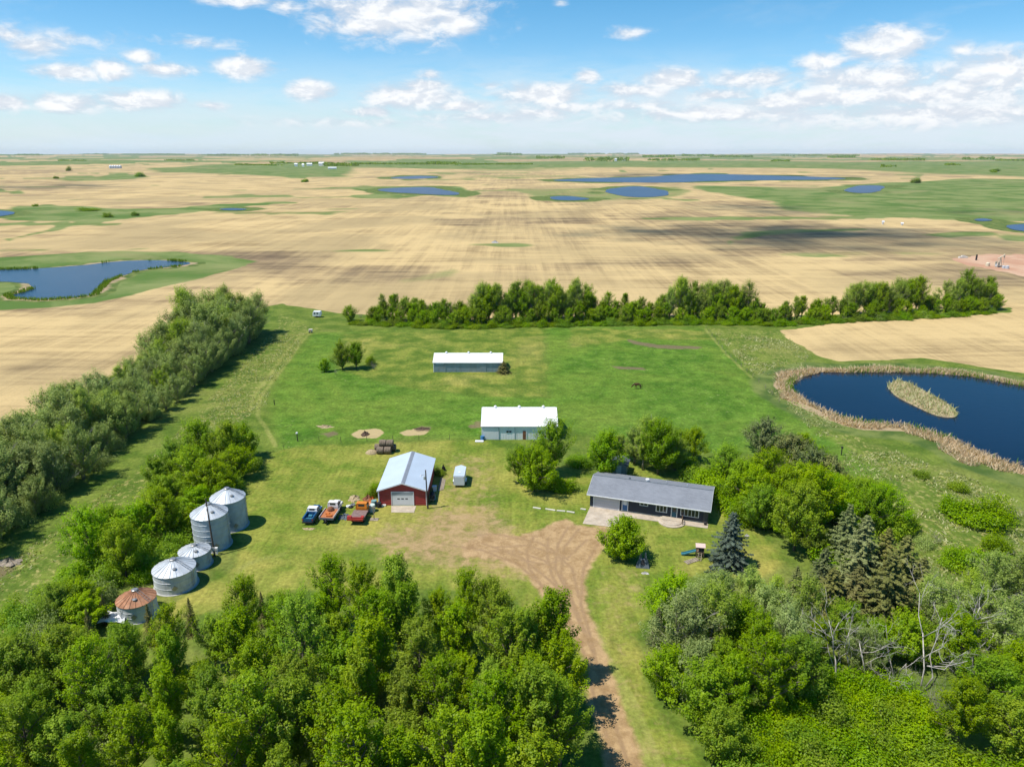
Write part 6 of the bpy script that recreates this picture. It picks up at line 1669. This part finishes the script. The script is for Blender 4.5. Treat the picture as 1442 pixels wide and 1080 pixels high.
# ------------------------------------------------------------------ far farmsteads
def far_barn(px, py, wpx, h, lab, mt='white_metal', rt='roof_white'):
    x, y = G(px, py); w = wpx * y / FPX * .5
    o = thing('farm_building', lab, 'barn', (x, y, 0), rnd.uniform(-.2, .2))
    MB().prism([(-w * .5, -2), (w * .5, -2), (w * .5, h), (0, h * 1.5), (-w * .5, h)], -w, w, 'x').build('wall', M[mt], o)
    r = MB(); r.slab((-w - .5, -w * .5 - .5, h), (w + .5, -w * .5 - .5, h), (w + .5, 0, h * 1.55), (-w - .5, 0, h * 1.55), .3); r.slab((-w - .5, 0, h * 1.55), (w + .5, 0, h * 1.55), (w + .5, w * .5 + .5, h), (-w - .5, w * .5 + .5, h), .3)
    r.build('roof', M[rt], o)
for px, py, w, h, lab in [(417, 234.6, 4, 9, 'first tiny white building of the distant farm by the green field'), (427, 234.8, 3, 8, 'tiny white building beside the first of the distant farm'), (436, 234.3, 7, 9, 'long white building in the middle of the distant farm'), (453, 234.4, 7, 12, 'white building at the tree end of the distant farm'), (468, 238.4, 11, 5, 'long cream shed below the distant farm trees'),
                          (867, 227.0, 3, 12, 'tiny white house among the trees under the skyline'), (878.5, 226.5, 4, 12, 'bright tiny white house at the end of the skyline trees'), (1243, 316, 2, 2, 'tiny pale shack on the dark slough'), (1270, 317.5, 2, 1.6, 'tiny pale shack past the dark slough')]:
    far_barn(px, py, w, h, lab)
for k in range(5):
    x, y = G(156 + k * 3.4, 237.6)
    q = MB().lathe([(5.5, -2), (5.5, 9), (.8, 13)], 14).build('far_grain_bin', M['galv_roof']); q.location = (x, y, 0)
    tag(q, f"tiny white bin on the horizon prairie, {ORD[k]} in its row of five", 'grain bin', 'row of far white bins')

# distant woods: shelterbelts that read as one mass
def woods():
    rng = np.random.default_rng(77)
    Cs, Os = [], []
    for px0, px1, py, hpx in [(81, 122, 227.6, 1.6), (232, 276, 227, 1.5), (330, 400, 233.6, 2.0), (455, 505, 234.4, 4.2), (380, 460, 231, 2.2), (505, 640, 231.5, 1.6), (700, 720, 217.4, 2.0), (690, 735, 219, 1.8), (755, 795, 223.4, 2.6), (820, 886, 226.6, 4.2), (912, 985, 226.2, 2.2), (905, 950, 221.8, 2.4), (960, 1005, 220, 2.0), (600, 650, 230.2, 1.6), (640, 750, 232, 1.2),
                              (1000, 1060, 221.6, 1.8), (1085, 1112, 227.6, 1.8), (1165, 1204, 222.4, 2.2), (1222, 1302, 226.6, 3.0), (1355, 1400, 225.2, 3.2), (1400, 1442, 227.6, 2.6), (1240, 1262, 235.6, 3.0), (1330, 1352, 234, 2.6), (1395, 1404, 243.6, 2.6), (0, 60, 219.5, 1.6), (100, 260, 218.6, 1.2), (280, 420, 219.2, 1.4), (470, 600, 217.8, 1.4), (800, 900, 217.6, 1.2), (1100, 1210, 219.5, 1.0)]:
        n = int((px1 - px0) * 16)
        u = rng.uniform(0, 1, n)
        dens = fbm(u * (px1 - px0) / 9, u * 0 + py, 5)
        k = rng.uniform(0, 1, n) < np.clip((dens - .25) * 3, .1, 1)
        u = u[k]; dens = dens[k]
        pts = np.array([G(px0 + (px1 - px0) * a, py + rng.normal(0, .15)) for a in u])
        hh = hpx * pts[:, 1] / FPX * (.45 + dens)
        z = rng.uniform(0.0, 1, len(u)) ** .8 * hh
        Cs.append(np.stack([pts[:, 0], pts[:, 1], z], 1)); Os.append(pts[:, 1])
    C = np.concatenate(Cs); D = np.concatenate(Os)
    nrm = unit(rng.normal(0, 1, C.shape) + np.array([0, -.4, .5]))
    t = unit(np.cross(nrm, rng.normal(0, 1, C.shape))); b = np.cross(nrm, t)
    s = (D / FPX * 1.1)[:, None] * rng.uniform(.6, 1.3, (len(C), 1))
    V = np.stack([C - t * s, C + b * s * .7, C + t * s, C - b * s * .7], 1).reshape(-1, 3)
    me = np_mesh('distant_woods', V, np.arange(len(V)).reshape(-1, 4), L['ash'], {'tone': ('FLOAT', np.repeat(rng.uniform(0, .7, len(C)), 4))})
    tag(link('distant_woods', me), kind='stuff')
woods()
# ------------------------------------------------------------------ sun, sky, air, camera
SUN_EL, SUN_AZ = R(62), atan2(-0.956, -0.292)        # azimuth clockwise from +Y
sd = bpy.data.lights.new('sun', 'SUN'); sd.energy = 5.0; sd.angle = R(0.53); sd.color = (1.0, 0.94, 0.84)
so = link('sun', sd)
dirv = np.array([cos(SUN_EL) * sin(SUN_AZ), cos(SUN_EL) * cos(SUN_AZ), sin(SUN_EL)])
from mathutils import Vector
so.rotation_euler = Vector(dirv).to_track_quat('Z', 'Y').to_euler()
so.location = (0, 0, 300)

wd_ = bpy.data.worlds.new('World'); SC.world = wd_; wd_.use_nodes = True
t = NT(wd_.node_tree)
bg = t.n['Background']
sky = t.node('ShaderNodeTexSky'); sky.sky_type = 'NISHITA'; sky.sun_disc = False
sky.sun_elevation = SUN_EL; sky.sun_rotation = SUN_AZ; sky.altitude = 600; sky.air_density = 1.0; sky.dust_density = 0.6; sky.ozone_density = 1.2
dv = t.vec('NORMALIZE', t.node('ShaderNodeTexCoord').outputs['Generated'])
sx = t.node('ShaderNodeSeparateXYZ'); t.l.new(dv, sx.inputs[0])
az = t.math('ARCTAN2', sx.outputs[0], sx.outputs[1])
el = t.math('ARCSINE', sx.outputs[2])
cb = t.node('ShaderNodeCombineXYZ'); t.l.new(az, cb.inputs[0]); t.l.new(el, cb.inputs[1])
ae = cb.outputs[0]
def azel(px, py):
    u, v = (px - CX) / FPX, (py - CY) / FPX
    x, y, z = u, CP - v * SP, -(SP + v * CP)
    n = math.sqrt(x * x + y * y + z * z)
    return atan2(x, y), math.asin(z / n)
clouds = [(520, 158, 40, 8, .8), (640, 150, 60, 9, .8), (760, 160, 50, 8, .75), (900, 128, 70, 11, .75), (1010, 135, 70, 10, .75), (300, 150, 26, 7, .6), (270, 60, 50, 8, .45), (120, 55, 60, 9, .4), (690, 120, 24, 6, .5), (565, 22, 125, 34, 1.0), (640, 32, 50, 18, .9), (500, 35, 60, 18, .8), (335, 0, 60, 9, .9), (48, 66, 34, 15, .75), (10, 50, 25, 12, .5), (95, 102, 42, 10, 1.0), (157, 98, 28, 13, 1.0), (195, 80, 22, 9, .9), (233, 99, 42, 9, .85), (340, 96, 48, 13, 1.0), (12, 145, 30, 10, .95), (90, 146, 46, 12, .95), (196, 142, 50, 14, 1.0),
          (435, 128, 38, 14, 1.0), (582, 137, 74, 18, 1.05), (600, 122, 36, 10, 1.0), (768, 134, 74, 17, .95), (828, 108, 20, 10, .8), (945, 114, 48, 15, 1.0), (890, 47, 30, 8, .5), (1247, 64, 58, 24, 1.0), (1158, 88, 36, 13, .85), (1356, 70, 18, 10, .6), (605, 106, 20, 8, .6), (402, 9, 30, 12, .6), (790, 3, 12, 5, .5),
          (1060, 112, 70, 14, .75), (1220, 112, 110, 22, .85), (1400, 108, 90, 34, .85), (1330, 132, 160, 20, .8), (1120, 145, 140, 12, .7), (900, 150, 110, 10, .55), (700, 165, 160, 9, .5), (1300, 160, 240, 16, .75), (1180, 135, 120, 16, .8), (1000, 160, 200, 12, .7), (820, 150, 130, 12, .6), (480, 172, 150, 8, .4)]
dens = None
for px, py, rx, ry, s in clouds:
    a, e = azel(px, py)
    d = t.vec('MULTIPLY', t.vec('SUBTRACT', ae, (a, e, 0)), (FPX / (rx * 1.15), FPX / (ry * 1.25), 0))
    q = t.math('SUBTRACT', s, t.math('MULTIPLY', t.vec('LENGTH', d), s))
    dens = q if dens is None else t.math('MAXIMUM', dens, q)
cv = t.vec('MULTIPLY', ae, (1.0, 2.1, 1))
n1 = t.noise(cv, 26, 7, 0.62, 0.35)
n2 = t.noise(cv, 9, 5, 0.6, 0.3)
n3 = t.noise(t.vec('ADD', cv, (-0.006, 0.016, 0)), 26, 7, 0.62, 0.35)     # the same cloud looked at a little nearer the sun
dd = t.math('ADD', dens, t.math('MULTIPLY', t.math('SUBTRACT', n1, 0.5), 1.35))
m_c = t.ramp(dd, -0.02, 0.66)
veil = t.math('MULTIPLY', t.ramp(el, 0.085, 0.0), t.ramp(t.noise(t.vec('MULTIPLY', ae, (1.0, 6.0, 1)), 5, 5, 0.6), 0.34, 0.66, 0.55, 1.0))
wisp = t.math('MULTIPLY', t.ramp(t.noise(t.vec('MULTIPLY', ae, (1.0, 3.2, 1)), 4.5, 6, 0.62, 0.5), 0.50, 0.78, 0, 0.38), t.ramp(el, 0.26, 0.08))
lit = t.ramp(t.math('SUBTRACT', n1, n3), -0.10, 0.12)
lit = t.math('ADD', t.math('MULTIPLY', lit, 0.55), t.math('MULTIPLY', t.ramp(dd, 0.1, 0.9), 0.45))
CW = 6.4
col_c = t.mix(lit, (CW * .66, CW * .74, CW * .86), (CW * 1.12, CW * 1.13, CW * 1.14))
c = sky.outputs[0]
hs = t.node('ShaderNodeHueSaturation'); t.put(hs.inputs['Color'], c); t.put(hs.inputs['Hue'], 0.494); t.put(hs.inputs['Saturation'], 1.5); t.put(hs.inputs['Value'], 1.0)
c = hs.outputs[0]
c = t.mix(t.ramp(el, 0.22, 0.0), c, t.mix(1.0, c, (0.74, 0.93, 1.16), 'MULTIPLY'))
c = t.mix(veil, c, (CW * .74, CW * .91, CW * 1.02))
vr = t.math('MULTIPLY', t.math('MULTIPLY', t.ramp(el, 0.135, 0.03), t.ramp(az, -0.4, 0.15, 0.4, 1.0)), t.ramp(t.noise(t.vec('MULTIPLY', ae, (1.0, 5.0, 1)), 7, 6, 0.65, 0.4), 0.34, 0.58, 0.2, 0.95))
c = t.mix(vr, c, (CW * .82, CW * .93, CW * 1.02))
c = t.mix(wisp, c, (CW * .90, CW * .97, CW * 1.03))
c = t.mix(t.math('MULTIPLY', m_c, 0.95), c, col_c)
t.put(bg.inputs['Color'], c); bg.inputs['Strength'].default_value = 0.125

# clouds added overhead, out of view, to cast shade on the far stubble
def shade_cumulus(gx, gy, rx, ry, z, n, seed):
    rng = np.random.default_rng(seed)
    k = z / math.tan(SUN_EL)
    cx, cy = gx + k * sin(SUN_AZ), gy + k * cos(SUN_AZ)
    bm = bmesh.new(); bmesh.ops.create_icosphere(bm, subdivisions=2, radius=1.0)
    bv = np.array([v.co[:] for v in bm.verts]); bf = np.array([[v.index for v in q.verts] for q in bm.faces]); bm.free()
    V, F = [], []
    for i in range(n):
        a, q = rng.uniform(0, 2 * pi), rng.uniform(0, 1) ** 0.55 * 1.12
        r = min(rx, ry) * rng.uniform(0.06, 0.26) * (1.25 - 0.7 * q)
        c = np.array([cx + cos(a) * q * rx, cy + sin(a) * q * ry, z + rng.uniform(0, 0.5) * (1.2 - q) * ry])
        F.append(bf + i * len(bv)); V.append(bv * np.array([r * 1.35, r, r * 0.8]) * (1 + rng.normal(0, 0.09, (len(bv), 1))) + c)
    me = np_mesh('cloud', np.concatenate(V), np.concatenate(F), M['cloud'])
    tag(link('cloud', me), kind='structure')
def shade_cloud_mat():
    m = bpy.data.materials.new('shade_cloud_vapour'); m.use_nodes = True
    t = NT(m.node_tree); t.n.remove(t.n['Principled BSDF'])
    d = t.node('ShaderNodeBsdfTranslucent'); t.put(d.inputs['Color'], (0.9, 0.9, 0.9))
    tr = t.node('ShaderNodeBsdfTransparent'); mx = t.node('ShaderNodeMixShader'); mx.inputs[0].default_value = 0.13
    t.l.new(tr.outputs[0], mx.inputs[1]); t.l.new(d.outputs[0], mx.inputs[2]); t.l.new(mx.outputs[0], t.n['Material Output'].inputs['Surface'])
    return m
M['cloud'] = shade_cloud_mat()
for px, py, rx, ry, z, n, s in ((1085, 331, 150, 95, 1450, 170, 1), (1190, 338, 110, 45, 1450, 70, 2), (920, 322, 60, 50, 1450, 40, 6), (1050, 293, 75, 90, 1500, 80, 3), (905, 246.5, 190, 190, 1700, 70, 4), (60, 262, 150, 150, 1600, 60, 5), (1390, 298, 60, 60, 1500, 40, 7), (1130, 249, 190, 160, 1700, 60, 8)):
    shade_cumulus(*G(px, py), rx, ry, z, n, s)

# air
HAZE = 2.2e-5
hz = MB().box(-31000, 31000, -31000, 31000, -200, 130).build('haze', bpy.data.materials.new('haze'))
m = hz.data.materials[0]; m.use_nodes = True
ht = NT(m.node_tree); ht.n.remove(ht.n['Principled BSDF'])
pv = ht.node('ShaderNodeVolumePrincipled')
pv.inputs['Color'].default_value = (0.86, 0.94, 1.0, 1); pv.inputs['Density'].default_value = HAZE; pv.inputs['Anisotropy'].default_value = 0.0
ht.l.new(pv.outputs[0], ht.n['Material Output'].inputs['Volume'])
m.cycles.volume_sampling = 'DISTANCE'; m.cycles.homogeneous_volume = True
tag(hz, kind='stuff')
if not USE_HAZE: bpy.data.objects.remove(hz)

cam = bpy.data.cameras.new('camera'); cam.sensor_fit = 'HORIZONTAL'; cam.sensor_width = 36; cam.lens = FPX / 1442 * 36
cam.clip_start = 0.5; cam.clip_end = 200000
co = link('camera', cam); co.location = (0, 0, CAMH); co.rotation_euler = (pi / 2 - PITCH, 0, 0)
SC.camera = co
SC.render.engine = 'CYCLES'
SC.cycles.max_bounces = 6; SC.cycles.diffuse_bounces = 3; SC.cycles.glossy_bounces = 2; SC.cycles.transmission_bounces = 3; SC.cycles.volume_bounces = 0; SC.cycles.transparent_max_bounces = 32
SC.cycles.caustics_reflective = False; SC.cycles.caustics_refractive = False
SC.cycles.use_denoising = True; SC.cycles.denoiser = 'OPENIMAGEDENOISE'; SC.cycles.denoising_input_passes = 'RGB_ALBEDO_NORMAL'; SC.cycles.denoising_prefilter = 'ACCURATE'
SC.cycles.sample_clamp_direct = 2.5; SC.cycles.sample_clamp_indirect = 2.0
SC.view_settings.view_transform = 'Standard'; SC.view_settings.look = 'None'; SC.view_settings.exposure = 0.22; SC.view_settings.gamma = 1.0
SC.view_settings.use_curve_mapping = False
